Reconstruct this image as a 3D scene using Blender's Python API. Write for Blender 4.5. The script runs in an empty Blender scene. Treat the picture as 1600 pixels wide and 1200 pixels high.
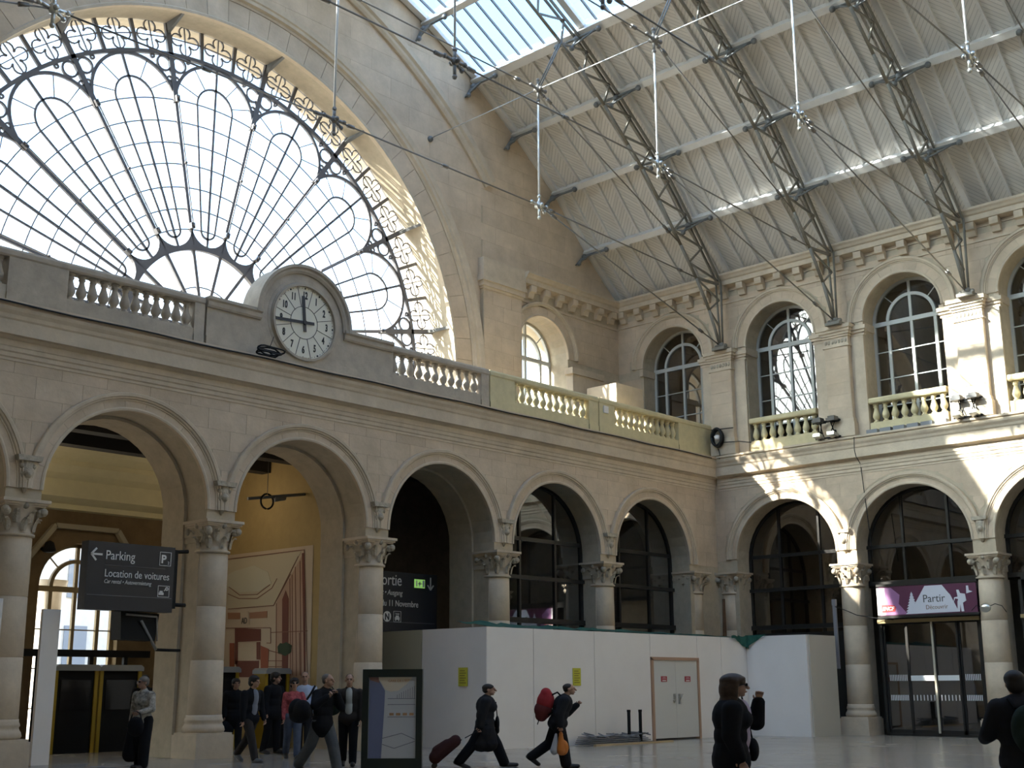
import bpy, math, random
from math import sin, cos, pi, sqrt, radians as rad, atan2, hypot
from mathutils import Matrix, Vector
random.seed(7)
S = bpy.context.scene
COL = S.collection

# ---------------------------------------------------------------- camera
cam_d = bpy.data.cameras.new('camera'); cam = bpy.data.objects.new('camera', cam_d); COL.objects.link(cam)
FX = 1945.71; PITCH, YAW, ROLL = 0.238479725, 0.75292004, -0.0048668
cp, sp = cos(PITCH), sin(PITCH)
Fv = Vector((cos(YAW)*cp, sin(YAW)*cp, sp)); Rv = Vector((sin(YAW), -cos(YAW), 0)); Uv = Rv.cross(Fv)
R2 = cos(ROLL)*Rv + sin(ROLL)*Uv; U2 = -sin(ROLL)*Rv + cos(ROLL)*Uv
CAM = Vector((-39.977, -26.818, 1.65))
mw = Matrix(((R2.x, U2.x, -Fv.x, CAM.x), (R2.y, U2.y, -Fv.y, CAM.y), (R2.z, U2.z, -Fv.z, CAM.z), (0, 0, 0, 1)))
cam.matrix_world = mw
cam_d.sensor_fit = 'HORIZONTAL'; cam_d.sensor_width = 36; cam_d.lens = FX/1600*36
cam_d.clip_start = 0.1; cam_d.clip_end = 600
S.camera = cam

# ---------------------------------------------------------------- light
S.view_settings.view_transform = 'Standard'; S.view_settings.look = 'None'
S.view_settings.gamma = 1.0; S.view_settings.use_curve_mapping = False
S.view_settings.exposure = EXPOSURE = 1.24
S.render.film_transparent = False
try:
    S.cycles.max_bounces = 10; S.cycles.diffuse_bounces = 6; S.cycles.glossy_bounces = 3
    S.cycles.transparent_max_bounces = 16; S.cycles.caustics_reflective = False; S.cycles.caustics_refractive = False
    S.cycles.sample_clamp_indirect = 6.0; S.cycles.use_denoising = True
except Exception:
    pass
SUN_DIR = Vector((1.0, -0.555, -0.69)).normalized()
W = bpy.data.worlds.new('world'); S.world = W; W.use_nodes = True
wn = W.node_tree.nodes; wl = W.node_tree.links
bg = wn['Background']
sky = wn.new('ShaderNodeTexSky'); sky.sky_type = 'NISHITA'; sky.sun_disc = False
sky.sun_elevation = math.asin(-SUN_DIR.z); sky.sun_rotation = atan2(-SUN_DIR.x, -SUN_DIR.y)
sky.air_density = 1.0; sky.dust_density = 2.5; sky.ozone_density = 1.5
# thin bright cloud veil over the blue
wtc = wn.new('ShaderNodeTexCoord'); wno = wn.new('ShaderNodeTexNoise'); wno.inputs['Scale'].default_value = 2.2; wno.inputs['Detail'].default_value = 6
wl.new(wtc.outputs['Generated'], wno.inputs['Vector'])
wmr = wn.new('ShaderNodeMapRange'); wmr.inputs[1].default_value = .35; wmr.inputs[2].default_value = .7; wmr.inputs[3].default_value = 0; wmr.inputs[4].default_value = .25
wl.new(wno.outputs['Fac'], wmr.inputs[0])
wsx = wn.new('ShaderNodeSeparateXYZ'); wl.new(wtc.outputs['Generated'], wsx.inputs[0])
wmz = wn.new('ShaderNodeMapRange'); wmz.inputs[1].default_value = .12; wmz.inputs[2].default_value = .36; wmz.inputs[3].default_value = 1; wmz.inputs[4].default_value = 0
wl.new(wsx.outputs[2], wmz.inputs[0])
wad = wn.new('ShaderNodeMath'); wad.operation = 'ADD'; wad.use_clamp = True; wl.new(wmr.outputs[0], wad.inputs[0]); wl.new(wmz.outputs[0], wad.inputs[1])
wmx = wn.new('ShaderNodeMix'); wmx.data_type = 'RGBA'; wmx.inputs[7].default_value = (1.9, 1.95, 1.9, 1)
wl.new(wad.outputs[0], wmx.inputs[0]); wsm = wn.new('ShaderNodeMix'); wsm.data_type = 'RGBA'; wsm.blend_type = 'MULTIPLY'; wsm.inputs[0].default_value = 1; wsm.inputs[7].default_value = (.48, .59, .64, 1)
wl.new(sky.outputs[0], wsm.inputs[6]); wl.new(wsm.outputs[2], wmx.inputs[6]); wl.new(wmx.outputs[2], bg.inputs[0]); bg.inputs[1].default_value = 0.95
sun_d = bpy.data.lights.new('sun', 'SUN'); sun = bpy.data.objects.new('sun', sun_d); COL.objects.link(sun)
sun_d.energy = 14.0; sun_d.angle = 0.0093; sun_d.color = (1.0, .93, .82)
sun.rotation_euler = SUN_DIR.to_track_quat('-Z', 'Y').to_euler()

# ---------------------------------------------------------------- materials
MATS = {}
def mat(name, col, rough=.7, metal=0., noise=0., nscale=3., bump=0., bscale=20., rnd=0., spec=.4, stain=None, emit=None):
    if name in MATS: return MATS[name]
    m = bpy.data.materials.new(name); m.use_nodes = True; MATS[name] = m
    n = m.node_tree.nodes; l = m.node_tree.links; p = n['Principled BSDF']
    p.inputs['Base Color'].default_value = (*col, 1); p.inputs['Roughness'].default_value = rough
    p.inputs['Metallic'].default_value = metal
    p.inputs['Specular IOR Level'].default_value = spec
    src = None
    tc = n.new('ShaderNodeTexCoord')
    def mixc(a, b, f, blend='MIX'):
        x = n.new('ShaderNodeMix'); x.data_type = 'RGBA'; x.blend_type = blend
        if isinstance(f, float): x.inputs[0].default_value = f
        else: l.new(f, x.inputs[0])
        for v, i in ((a, 6), (b, 7)):
            if isinstance(v, tuple): x.inputs[i].default_value = (*v, 1)
            else: l.new(v, x.inputs[i])
        return x.outputs[2]
    if noise > 0:
        t = n.new('ShaderNodeTexNoise'); t.inputs['Scale'].default_value = nscale; t.inputs['Detail'].default_value = 6
        t.inputs['Roughness'].default_value = .65
        l.new(tc.outputs['Object'], t.inputs['Vector'])
        r = n.new('ShaderNodeMapRange'); r.inputs[1].default_value = .3; r.inputs[2].default_value = .7
        l.new(t.outputs['Fac'], r.inputs[0])
        src = mixc(tuple(c*(1-noise) for c in col), tuple(min(1, c*(1+noise*.6)) for c in col), r.outputs[0])
    if stain:
        t = n.new('ShaderNodeTexNoise'); t.inputs['Scale'].default_value = .35; t.inputs['Detail'].default_value = 8
        t.inputs['Roughness'].default_value = .6
        l.new(tc.outputs['Object'], t.inputs['Vector'])
        r = n.new('ShaderNodeMapRange'); r.inputs[1].default_value = .5; r.inputs[2].default_value = .72
        r.inputs[4].default_value = stain[1]
        l.new(t.outputs['Fac'], r.inputs[0])
        src = mixc(src if src else tuple(col), stain[0], r.outputs[0])
    if rnd > 0:
        oi = n.new('ShaderNodeObjectInfo')
        r = n.new('ShaderNodeMapRange'); r.inputs[3].default_value = 1-rnd; r.inputs[4].default_value = 1+rnd*.7
        l.new(oi.outputs['Random'], r.inputs[0])
        h = n.new('ShaderNodeHueSaturation'); l.new(r.outputs[0], h.inputs['Value'])
        if src: l.new(src, h.inputs['Color'])
        else: h.inputs['Color'].default_value = (*col, 1)
        src = h.outputs[0]
    if src: l.new(src, p.inputs['Base Color'])
    if bump > 0:
        t = n.new('ShaderNodeTexNoise'); t.inputs['Scale'].default_value = bscale; t.inputs['Detail'].default_value = 5
        l.new(tc.outputs['Object'], t.inputs['Vector'])
        b = n.new('ShaderNodeBump'); b.inputs['Strength'].default_value = bump; b.inputs['Distance'].default_value = .03
        l.new(t.outputs['Fac'], b.inputs['Height']); l.new(b.outputs[0], p.inputs['Normal'])
    if emit:
        p.inputs['Emission Color'].default_value = (*emit[0], 1); p.inputs['Emission Strength'].default_value = emit[1]
    return m

STONE = mat('limestone', (.62, .50, .37), .85, noise=.16, nscale=1.3, bump=.25, bscale=9, rnd=.06, spec=.2, stain=((.36, .27, .17), .35))
STONE2 = mat('limestone_moulding', (.61, .51, .385), .85, noise=.15, nscale=2., bump=.2, bscale=12, rnd=.05, spec=.2, stain=((.34, .26, .17), .3))
STONE_BACK = mat('mortar_and_backing', (.5, .425, .315), .9, noise=.15, spec=.15)
STONE_CARVED = mat('carved_limestone', (.47, .41, .32), .85, noise=.3, nscale=9., bump=.8, bscale=14, spec=.2)
CREAM = mat('cream_stone_warm_lit', (.62, .54, .33), .75, noise=.12, nscale=3., bump=.1, spec=.3)  # yellowish stone, with some of the warm light put into its tint
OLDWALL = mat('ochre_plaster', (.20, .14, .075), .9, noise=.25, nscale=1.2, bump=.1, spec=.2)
GREYST = mat('grey_stone_parapet', (.46, .395, .315), .85, noise=.18, nscale=2.5, bump=.2, bscale=10, rnd=.04, spec=.2)
IRON = mat('grey_painted_iron', (.16, .165, .165), .5, metal=.0, noise=.12, nscale=5, spec=.4)
IRON_FAN = mat('dark_grey_window_iron', (.14, .135, .14), .45, noise=.1, nscale=4)
TRUSSM = mat('olive_grey_truss_iron', (.20, .185, .155), .5, noise=.15, nscale=4)
ROD = mat('dark_steel_rod', (.19, .175, .155), .45, metal=.2)
RODL = mat('sunlit_pale_rod', (.75, .75, .74), .25, metal=.2, spec=.6)  # hanger rods: the sunlight on them is put into the pale colour
WHITEBEAM = mat('pale_grey_painted_beam', (.72, .70, .67), .55, noise=.06)
WOODGREY = mat('grey_white_rafter', (.66, .64, .61), .7, noise=.08)
BLACK = mat('black_metal', (.012, .012, .012), .7, spec=.2)
FRAMEW = mat('pale_grey_window_wood', (.50, .51, .48), .5)
FRAMED = mat('dark_bronze_frame', (.035, .034, .032), .35, metal=.4)
STEEL = mat('brushed_steel', (.55, .54, .50), .3, metal=.9)
WHITE = mat('white_board', (.82, .775, .73), .6, noise=.04, nscale=.8)
SIGNM = mat('sign_charcoal', (.028, .028, .033), .45)
SIGNW = mat('sign_white_print', (.72, .72, .70), .6)
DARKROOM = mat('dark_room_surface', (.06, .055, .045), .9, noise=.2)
GREEN = mat('green_exit_print', (.22, .45, .09), .6)

def board_material():
    m = bpy.data.materials.new('chevron_boarding'); m.use_nodes = True
    n = m.node_tree.nodes; l = m.node_tree.links; p = n['Principled BSDF']
    p.inputs['Roughness'].default_value = .75; p.inputs['Specular IOR Level'].default_value = .2
    tc = n.new('ShaderNodeTexCoord'); sx = n.new('ShaderNodeSeparateXYZ'); l.new(tc.outputs['UV'], sx.inputs[0])
    # diagonal boards, mirrored from one panel to the next (u counts panels, v metres up the slope)
    def M(op, a, b=None, c=None):
        x = n.new('ShaderNodeMath'); x.operation = op
        for i, v in enumerate((a, b, c)):
            if v is None: continue
            if isinstance(v, (int, float)): x.inputs[i].default_value = v
            else: l.new(v, x.inputs[i])
        return x.outputs[0]
    tri = M('PINGPONG', sx.outputs[0], 1.0)
    s = M('ADD', M('MULTIPLY', sx.outputs[1], 1.0), M('MULTIPLY', tri, .75))
    fr = M('FRACT', M('MULTIPLY', s, 5.2))
    groove = M('LESS_THAN', fr, .16)
    plankid = M('FLOOR', M('MULTIPLY', s, 5.2))
    wn_ = n.new('ShaderNodeTexWhiteNoise'); wn_.noise_dimensions = '2D'
    cb = n.new('ShaderNodeCombineXYZ'); l.new(plankid, cb.inputs[0]); l.new(M('FLOOR', sx.outputs[0]), cb.inputs[1]); l.new(cb.outputs[0], wn_.inputs['Vector'])
    t = n.new('ShaderNodeTexNoise'); t.inputs['Scale'].default_value = .8; t.inputs['Detail'].default_value = 4; l.new(tc.outputs['Object'], t.inputs['Vector'])
    base = n.new('ShaderNodeMix'); base.data_type = 'RGBA'
    l.new(t.outputs['Fac'], base.inputs[0]); base.inputs[6].default_value = (.66, .62, .56, 1); base.inputs[7].default_value = (.72, .69, .65, 1)
    hv = n.new('ShaderNodeHueSaturation'); l.new(base.outputs[2], hv.inputs['Color'])
    l.new(M('ADD', M('MULTIPLY', wn_.outputs['Value'], .12), .94), hv.inputs['Value'])
    dk = n.new('ShaderNodeMix'); dk.data_type = 'RGBA'; l.new(M('MULTIPLY', groove, .34), dk.inputs[0]); l.new(hv.outputs[0], dk.inputs[6]); dk.inputs[7].default_value = (.05, .05, .045, 1)
    l.new(dk.outputs[2], p.inputs['Base Color'])
    b = n.new('ShaderNodeBump'); b.inputs['Strength'].default_value = .5; b.inputs['Distance'].default_value = .01
    l.new(M('SUBTRACT', 1.0, groove), b.inputs['Height']); l.new(b.outputs[0], p.inputs['Normal'])
    return m
BOARD = board_material()

def glass_material(name, tint, refl, rough=.02, rcol=(1, 1, 1), facing=.25):
    m = bpy.data.materials.new(name); m.use_nodes = True
    n = m.node_tree.nodes; l = m.node_tree.links; n.remove(n['Principled BSDF'])
    tr = n.new('ShaderNodeBsdfTransparent'); tr.inputs[0].default_value = (*tint, 1)
    gl = n.new('ShaderNodeBsdfGlossy'); gl.inputs['Roughness'].default_value = rough; gl.inputs[0].default_value = (*rcol, 1)
    lw = n.new('ShaderNodeLayerWeight'); lw.inputs[0].default_value = facing
    mr = n.new('ShaderNodeMapRange'); mr.inputs[3].default_value = refl; mr.inputs[4].default_value = .9
    l.new(lw.outputs['Facing'], mr.inputs[0])
    pw = n.new('ShaderNodeMath'); pw.operation = 'MULTIPLY'; pw.inputs[1].default_value = 1.0
    l.new(mr.outputs[0], pw.inputs[0])
    mx = n.new('ShaderNodeMixShader'); l.new(pw.outputs[0], mx.inputs[0]); l.new(tr.outputs[0], mx.inputs[1]); l.new(gl.outputs[0], mx.inputs[2])
    l.new(mx.outputs[0], n['Material Output'].inputs[0])
    return m
GLASS = glass_material('clear_glass', (.93, .96, .97), .03, facing=.12)
GLASS_SKY = glass_material('skylight_glass', (.80, .90, .97), .03, facing=.12)
GLASS_DARK = glass_material('dark_window_glass', (.45, .45, .46), .10, facing=.3)

def floor_material():
    m = bpy.data.materials.new('polished_stone_floor'); m.use_nodes = True
    n = m.node_tree.nodes; l = m.node_tree.links; p = n['Principled BSDF']
    tc = n.new('ShaderNodeTexCoord')
    br = n.new('ShaderNodeTexBrick'); br.offset = 0; br.inputs['Scale'].default_value = 1.0
    br.inputs['Mortar Size'].default_value = .008; br.inputs['Brick Width'].default_value = .6; br.inputs['Row Height'].default_value = .6
    br.inputs['Color1'].default_value = (.46, .405, .335, 1); br.inputs['Color2'].default_value = (.415, .365, .30, 1); br.inputs['Mortar'].default_value = (.32, .30, .27, 1)
    l.new(tc.outputs['Object'], br.inputs['Vector'])
    t = n.new('ShaderNodeTexNoise'); t.inputs['Scale'].default_value = .7; t.inputs['Detail'].default_value = 8; l.new(tc.outputs['Object'], t.inputs['Vector'])
    mx = n.new('ShaderNodeMix'); mx.data_type = 'RGBA'; mx.blend_type = 'MULTIPLY'; mx.inputs[0].default_value = .5
    l.new(br.outputs['Color'], mx.inputs[6]); l.new(t.outputs['Fac'], mx.inputs[7]); l.new(mx.outputs[2], p.inputs['Base Color'])
    mr = n.new('ShaderNodeMapRange'); mr.inputs[3].default_value = .16; mr.inputs[4].default_value = .26; l.new(t.outputs['Fac'], mr.inputs[0])
    l.new(mr.outputs[0], p.inputs['Roughness'])
    p.inputs['Specular IOR Level'].default_value = .5
    return m
FLOORM = floor_material()

# ---------------------------------------------------------------- object helpers
def tag(o, label=None, cat=None, group=None, kind=None):
    if label: o['label'] = label
    if cat: o['category'] = cat
    if group: o['group'] = group
    if kind: o['kind'] = kind
    return o
def empty(name, loc=(0, 0, 0), rz=0., label=None, cat=None, group=None, kind=None, parent=None):
    o = bpy.data.objects.new(name, None); COL.objects.link(o); o.location = loc; o.rotation_euler = (0, 0, rz)
    o.empty_display_size = .2
    if parent: o.parent = parent
    return tag(o, label, cat, group, kind)
class MB:
    def __init__(s): s.v = []; s.f = []; s.sm = []
    def add(s, vs, fs, smooth=False, f=None):
        b = len(s.v)
        s.v += [tuple(f(*v)) if f else tuple(v) for v in vs]
        s.f += [tuple(b+i for i in q) for q in fs]; s.sm += [smooth]*len(fs); return s
    def box(s, x0, x1, y0, y1, z0, z1, f=None):
        vs = [(x, y, z) for z in (z0, z1) for x, y in ((x0, y0), (x1, y0), (x1, y1), (x0, y1))]
        return s.add(vs, [(3, 2, 1, 0), (4, 5, 6, 7), (0, 1, 5, 4), (1, 2, 6, 5), (2, 3, 7, 6), (3, 0, 4, 7)], f=f)
    def prism(s, poly, a, b, ax=1, f=None):
        # poly: 2D points (p,q); extruded along axis ax between a and b
        n = len(poly)
        def P(p, q, t): return {0: (t, p, q), 1: (p, t, q), 2: (p, q, t)}[ax]
        vs = [P(p, q, a) for p, q in poly] + [P(p, q, b) for p, q in poly]
        fs = [tuple(range(n)), tuple(range(2*n-1, n-1, -1))] + [(i, (i+1) % n, n+(i+1) % n, n+i) for i in range(n)]
        return s.add(vs, fs, f=f)
    def loft(s, rings, closed=True, caps=True, smooth=True, f=None):
        n = len(rings[0]); vs = [p for r in rings for p in r]; fs = []
        for k in range(len(rings)-1):
            for i in range(n if closed else n-1):
                j = (i+1) % n; fs.append((k*n+i, k*n+j, (k+1)*n+j, (k+1)*n+i))
        s.add(vs, fs, smooth, f)
        if caps:
            b = len(s.v)-len(vs)
            s.f += [tuple(b+i for i in range(n-1, -1, -1)), tuple(b+(len(rings)-1)*n+i for i in range(n))]; s.sm += [False, False]
        return s
    def lathe(s, prof, c=(0, 0, 0), n=20, f=None, caps=True):
        rings = [[(c[0]+r*cos(2*pi*i/n), c[1]+r*sin(2*pi*i/n), c[2]+z) for i in range(n)] for r, z in prof]
        return s.loft(rings, f=f, caps=caps)
    def tube(s, p0, p1, r, n=6, r1=None, f=None):
        p0 = Vector(f(*p0)) if f else Vector(p0); p1 = Vector(f(*p1)) if f else Vector(p1)
        d = (p1-p0)
        if d.length < 1e-6: return s
        d.normalize(); a = Vector((0, 0, 1)) if abs(d.z) < .9 else Vector((1, 0, 0))
        u = d.cross(a).normalized(); v = d.cross(u); r1 = r if r1 is None else r1
        return s.loft([[tuple(p+(u*cos(2*pi*i/n)+v*sin(2*pi*i/n))*q) for i in range(n)] for p, q in ((p0, r), (p1, r1))])
    def path(s, pts, r, n=6, f=None, closed=False):
        P = [Vector(f(*p)) if f else Vector(p) for p in pts]; rings = []
        up = None
        for i, p in enumerate(P):
            a = P[i-1] if (i > 0 or closed) else p; b = P[(i+1) % len(P)] if (i < len(P)-1 or closed) else p
            d = (b-a).normalized()
            if up is None: up = Vector((0, 0, 1)) if abs(d.z) < .9 else Vector((1, 0, 0))
            u = d.cross(up).normalized(); v = d.cross(u)
            rings.append([tuple(p+(u*cos(2*pi*k/n)+v*sin(2*pi*k/n))*r) for k in range(n)])
        if closed: rings.append(rings[0])
        return s.loft(rings, caps=not closed)
    def bar(s, p0, p1, wd, dp, nrm, f=None):
        # flat bar from p0 to p1, width wd across, depth dp along nrm
        p0, p1, nv = Vector(p0), Vector(p1), Vector(nrm).normalized()
        d = (p1-p0).normalized(); c = d.cross(nv).normalized()*(wd/2); h = nv*(dp/2)
        vs = [tuple(p+a*c+b*h) for p in (p0, p1) for a, b in ((-1, -1), (1, -1), (1, 1), (-1, 1))]
        return s.add(vs, [(3, 2, 1, 0), (4, 5, 6, 7), (0, 1, 5, 4), (1, 2, 6, 5), (2, 3, 7, 6), (3, 0, 4, 7)], f=f)
    def ball(s, c, r, n=8, m=5, f=None, sc=(1, 1, 1)):
        rings = []
        for k in range(m+1):
            t = -pi/2+pi*k/m; rr = max(1e-4, cos(t))
            rings.append([(c[0]+r*sc[0]*rr*cos(2*pi*i/n), c[1]+r*sc[1]*rr*sin(2*pi*i/n), c[2]+r*sc[2]*sin(t)) for i in range(n)])
        return s.loft(rings, f=f)
    def arc(s, uc, zc, prof, a0, a1, n, f=None, caps=True, smooth=False):
        # prof: closed loop of (radius, w); swept about (uc, zc) in the u-z plane
        rings = [[(uc+r*cos(a0+(a1-a0)*k/n), w, zc+r*sin(a0+(a1-a0)*k/n)) for r, w in prof] for k in range(n+1)]
        return s.loft(rings, caps=caps, smooth=smooth, f=f)
    def extrude(s, prof, u0, u1, f=None):
        # prof: closed loop of (w, z) extruded along u
        return s.loft([[(u, w, z) for w, z in prof] for u in (u0, u1)], smooth=False, f=f)
    def build(s, name, m=None, parent=None, label=None, cat=None, group=None, kind=None, loc=None, rz=None):
        me = bpy.data.meshes.new(name); me.from_pydata(s.v, [], s.f)
        me.polygons.foreach_set('use_smooth', s.sm); me.update()
        if m: me.materials.append(m)
        return inst(name, me, parent, label, cat, group, kind, loc, rz)
def inst(name, me, parent=None, label=None, cat=None, group=None, kind=None, loc=None, rz=None):
    o = bpy.data.objects.new(name, me); COL.objects.link(o)
    if parent: o.parent = parent
    if loc: o.location = loc
    if rz is not None: o.rotation_euler = (0, 0, rz)
    return tag(o, label, cat, group, kind)
def fixn(o):
    import bmesh
    b = bmesh.new(); b.from_mesh(o.data); bmesh.ops.recalc_face_normals(b, faces=b.faces[:]); b.to_mesh(o.data); b.free(); return o

# wall frames: (u along the wall, w out into the hall, z) -> world
def FA(u, w, z): return (u, -w, z)
def FB(u, w, z): return (-w, u, z)
GY = 4.5
def FG(u, w, z): return (u, GY-w, z)
# ================================================================ SETTING
# floor
g = MB(); g.box(-75, 60, -70, 90, -.4, 0); g.build('floor', FLOORM, kind='structure', label='polished pale stone concourse floor')

def arch_wall(mb, F, u0, u1, zb, zt, arches, w0, w1, N=20):
    """solid wall slab with round-headed openings cut down to zb; arches: (uc, zc, r)"""
    xs = [(u0, zb)]
    for uc, zc, r in sorted(arches):
        L, Rr = uc-r, uc+r
        for k in range(N+1):
            t = pi-pi*k/N; x = uc+r*cos(t)
            if x < u0-1e-6 or x > u1+1e-6: continue
            z = zc+r*sin(t)
            if k == 0: xs.append((x, zb))
            xs.append((x, z))
            if k == N: xs.append((x, zb))
    last_in = [a for a in arches if a[0]-a[2] < u1 < a[0]+a[2]]
    if last_in:
        uc, zc, r = last_in[0]; xs.append((u1, zc+sqrt(max(0, r*r-(u1-uc)**2))))
    else: xs.append((u1, zb))
    if any(a[0]-a[2] < u0 < a[0]+a[2] for a in arches): xs.pop(0)
    poly = [(x, z) for x, z in xs] + [(u1, zt), (u0, zt)]
    # columns of quads
    vs = []; fs = []
    for x, z in xs: vs += [(x, w0, z), (x, w0, zt), (x, w1, z), (x, w1, zt)]
    for i in range(len(xs)-1):
        a, b = 4*i, 4*i+4
        same = abs(xs[i][0]-xs[i+1][0]) < 1e-9
        fs.append((a, b, b+2, a+2))
        if not same: fs += [(a, a+1, b+1, b), (a+2, b+2, b+3, a+3), (a+1, a+3, b+3, b+1)]
    n = 4*(len(xs)-1); fs += [(0, 2, 3, 1), (n, n+1, n+3, n+2)]
    mb.add(vs, fs, f=F)

def ashlar(F, parent, u0, u1, z0, z1, w, hgt, ln, circ=(), top=None, m=STONE, name='stone_block', mini=.12, t=.009, rects=()):
    """courses of separate stone slabs on a wall face, cut round circles (keeping the outside)"""
    n = max(1, round((z1-z0)/hgt)); h = (z1-z0)/n; gp = .003; cnt = 0
    def low(u, a):
        z = a
        for uc, zc, R in circ:
            if abs(u-uc) < R: z = max(z, zc+sqrt(R*R-(u-uc)**2))
        return z
    for k in range(n):
        a, b = z0+k*h+gp, z0+(k+1)*h-gp
        off = (k % 2)*.5*ln + random.uniform(-.1, .1)
        x = u0-off
        while x < u1:
            xl, xr = max(x+gp, u0), min(x+ln-gp, u1); x += ln
            if xr-xl < .1: continue
            if any(xl < r[1] and xr > r[0] and a < r[3] and b > r[2] for r in rects):
                continue
            S_ = sorted(set([xl+(xr-xl)*i/6 for i in range(7)] + [c for uc, zc, R in circ for c in (uc-R, uc+R) if xl < c < xr]))
            bb = [min(b, top(u)) if top else b for u in S_]
            aa = [low(u, a) for u in S_]
            # runs where low<top
            run = []
            runs = []
            for i, u in enumerate(S_):
                if aa[i] < bb[i]-.01: run.append(i)
                else:
                    if len(run) > 1: runs.append(run)
                    run = []
            if len(run) > 1: runs.append(run)
            for run in runs:
                full = all(abs(aa[i]-a) < 1e-6 and abs(bb[i]-b) < 1e-6 for i in run)
                if full: run = [run[0], run[-1]]
                if S_[run[-1]]-S_[run[0]] < mini: continue
                P = [(S_[i], aa[i]) for i in run]+[(S_[i], bb[i]) for i in reversed(run)]
                g = MB(); nn = len(P)
                vs = [(p, w+t, q) for p, q in P]+[(p, w-.03, q) for p, q in P]
                fs = [(i, len(P)-1-i, len(P)-2-i, i+1) for i in range(len(run)-1)]
                fs += [(i, (i+1) % nn, nn+(i+1) % nn, nn+i) for i in range(nn)]
                g.add(vs, fs, f=F); g.build(name, m, parent); cnt += 1
    return cnt

def archivolt(F, parent, uc, zc, r, w, R, nv=13, mould=True, m=STONE, a0=0., a1=pi):
    """voussoir ring (each stone its own) with a moulded label round it"""
    Rf = R-.19 if mould else R
    for k in range(nv):
        b0 = a0+(a1-a0)*k/nv; b1 = a0+(a1-a0)*(k+1)/nv; e = .0025/r
        g = MB(); g.arc(uc, zc, [(r-.004, w-.02), (r-.004, w+.03), (Rf, w+.03), (Rf, w-.02)], b0+e, b1-e, 3, f=F)
        g.build('voussoir', m, parent)
    g = MB()
    g.arc(uc, zc, [(r-.012, w-.06), (r-.012, w+.05), (r+.03, w+.065), (r+.07, w+.05), (r+.08, w-.06)], a0, a1, 32, f=F)
    if mould:
        g.arc(uc, zc, [(Rf, w-.02), (Rf, w+.05), (Rf+.03, w+.05), (Rf+.05, w+.09), (Rf+.09, w+.10), (Rf+.1, w+.13), (R-.02, w+.14), (R, w+.12), (R, w-.02)], a0, a1, 32, f=F)
    g.build('arch_moulding', STONE2, parent)

# ---- arcade wall on the left (frame FA): bays 5.2 m, arches at AC
AC = [-4.01-5.18*k for k in range(8)]; AP = [-6.6-5.18*k for k in range(7)]
ZS_A, ZA, RA = 5.75, 6.01, 2.17
LW = MB()
arch_wall(LW, FA, -44, 0, ZS_A, 10.0, [(c, ZA, RA) for c in AC], -.9, 0)
arch_wall(LW, FA, -44, 0, 5.3, 10.0, [(c, ZA, RA-.08) for c in AC], -1.9, -.9)
for c in AP:                                          # square piers behind the columns
    LW.box(c-.41, c+.41, -.9, -.25, 0, ZS_A, f=FA); LW.box(c-.46, c+.46, -.9, -.1, 5.35, ZS_A, f=FA); LW.box(c-.44, c+.44, -.9, -.15, 5.2, 5.35, f=FA)
    LW.box(c-.49, c+.49, -1.9, -.9, 0, 5.3, f=FA)
LW.box(-1.84, 0, -1.9, 0, 0, ZS_A, f=FA)
wall_left = LW.build('wall_left', STONE_BACK, kind='structure', label='limestone arcade wall below the clock')
circA = [(c, ZA, 2.59) for c in AC]
ashlar(FA, wall_left, -33, 0, 6.0, 9.1, 0, .52, 1.15, circA)
for c in AC[:6]: archivolt(FA, wall_left, c, ZA, RA, 0, 2.59)
# lower part of spandrel between column caps and springing
g = MB()
for c in AP+[-.95-.1]:
    pass
for c in AP[:6]:
    # carved corbel where the arch mouldings meet
    z = ZA+.62
    g.prism([(c-.3, z+.1), (c+.3, z+.1), (c+.27, z-.02), (c-.27, z-.02)], 0, .22, 1, f=lambda u, w, zz: FA(u, w, zz))
    g.loft([[(c+.2*s_*cos(t), .0+.19*s_*abs(sin(t)) if 0 else max(0, .19*s_*sin(t)), zz) for t in [2*pi*i/10 for i in range(10)]] for s_, zz in ((1, z-.02), (.9, z-.2), (.95, z-.32), (.6, z-.5), (.55, z-.58), (.1, z-.74))], f=FA)
    g.ball((c, .12, z-.3), .11, f=FA); g.ball((c-.13, .09, z-.13), .07, f=FA); g.ball((c+.13, .09, z-.13), .07, f=FA)
fixn(g.build('carved_corbels_between_arches', STONE_CARVED, wall_left))

def cornice(F, u0, u1, zt, parent, ends=0):
    """main entablature, top at zt"""
    g = MB()
    pr = [(-.1, -1.28), (.03, -1.28), (.03, -1.22), (.06, -1.19), (.06, -1.1), (.09, -1.07), (.09, -.98), (.11, -.96), (.11, -.82),
          (.14, -.8), (.2, -.76), (.3, -.74), (.3, -.42), (.33, -.38), (.35, -.3), (.40, -.22), (.42, -.16), (.42, -.14), (.38, -.12), (.38, -.09), (.44, -.07), (.44, 0), (-.1, .02)]
    g.extrude([(w, zt+z) for w, z in pr], u0, u1, f=F)
    return g.build('cornice', STONE2, parent)
ZC_A = 10.13
cornice(FA, -44, 0, ZC_A, wall_left)

# terrace slab, vestibule ceiling
g = MB(); g.box(-44, .2, -.1, 8.3, 9.75, 10.0); g.build('terrace_slab', STONE_BACK, kind='structure')

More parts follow.
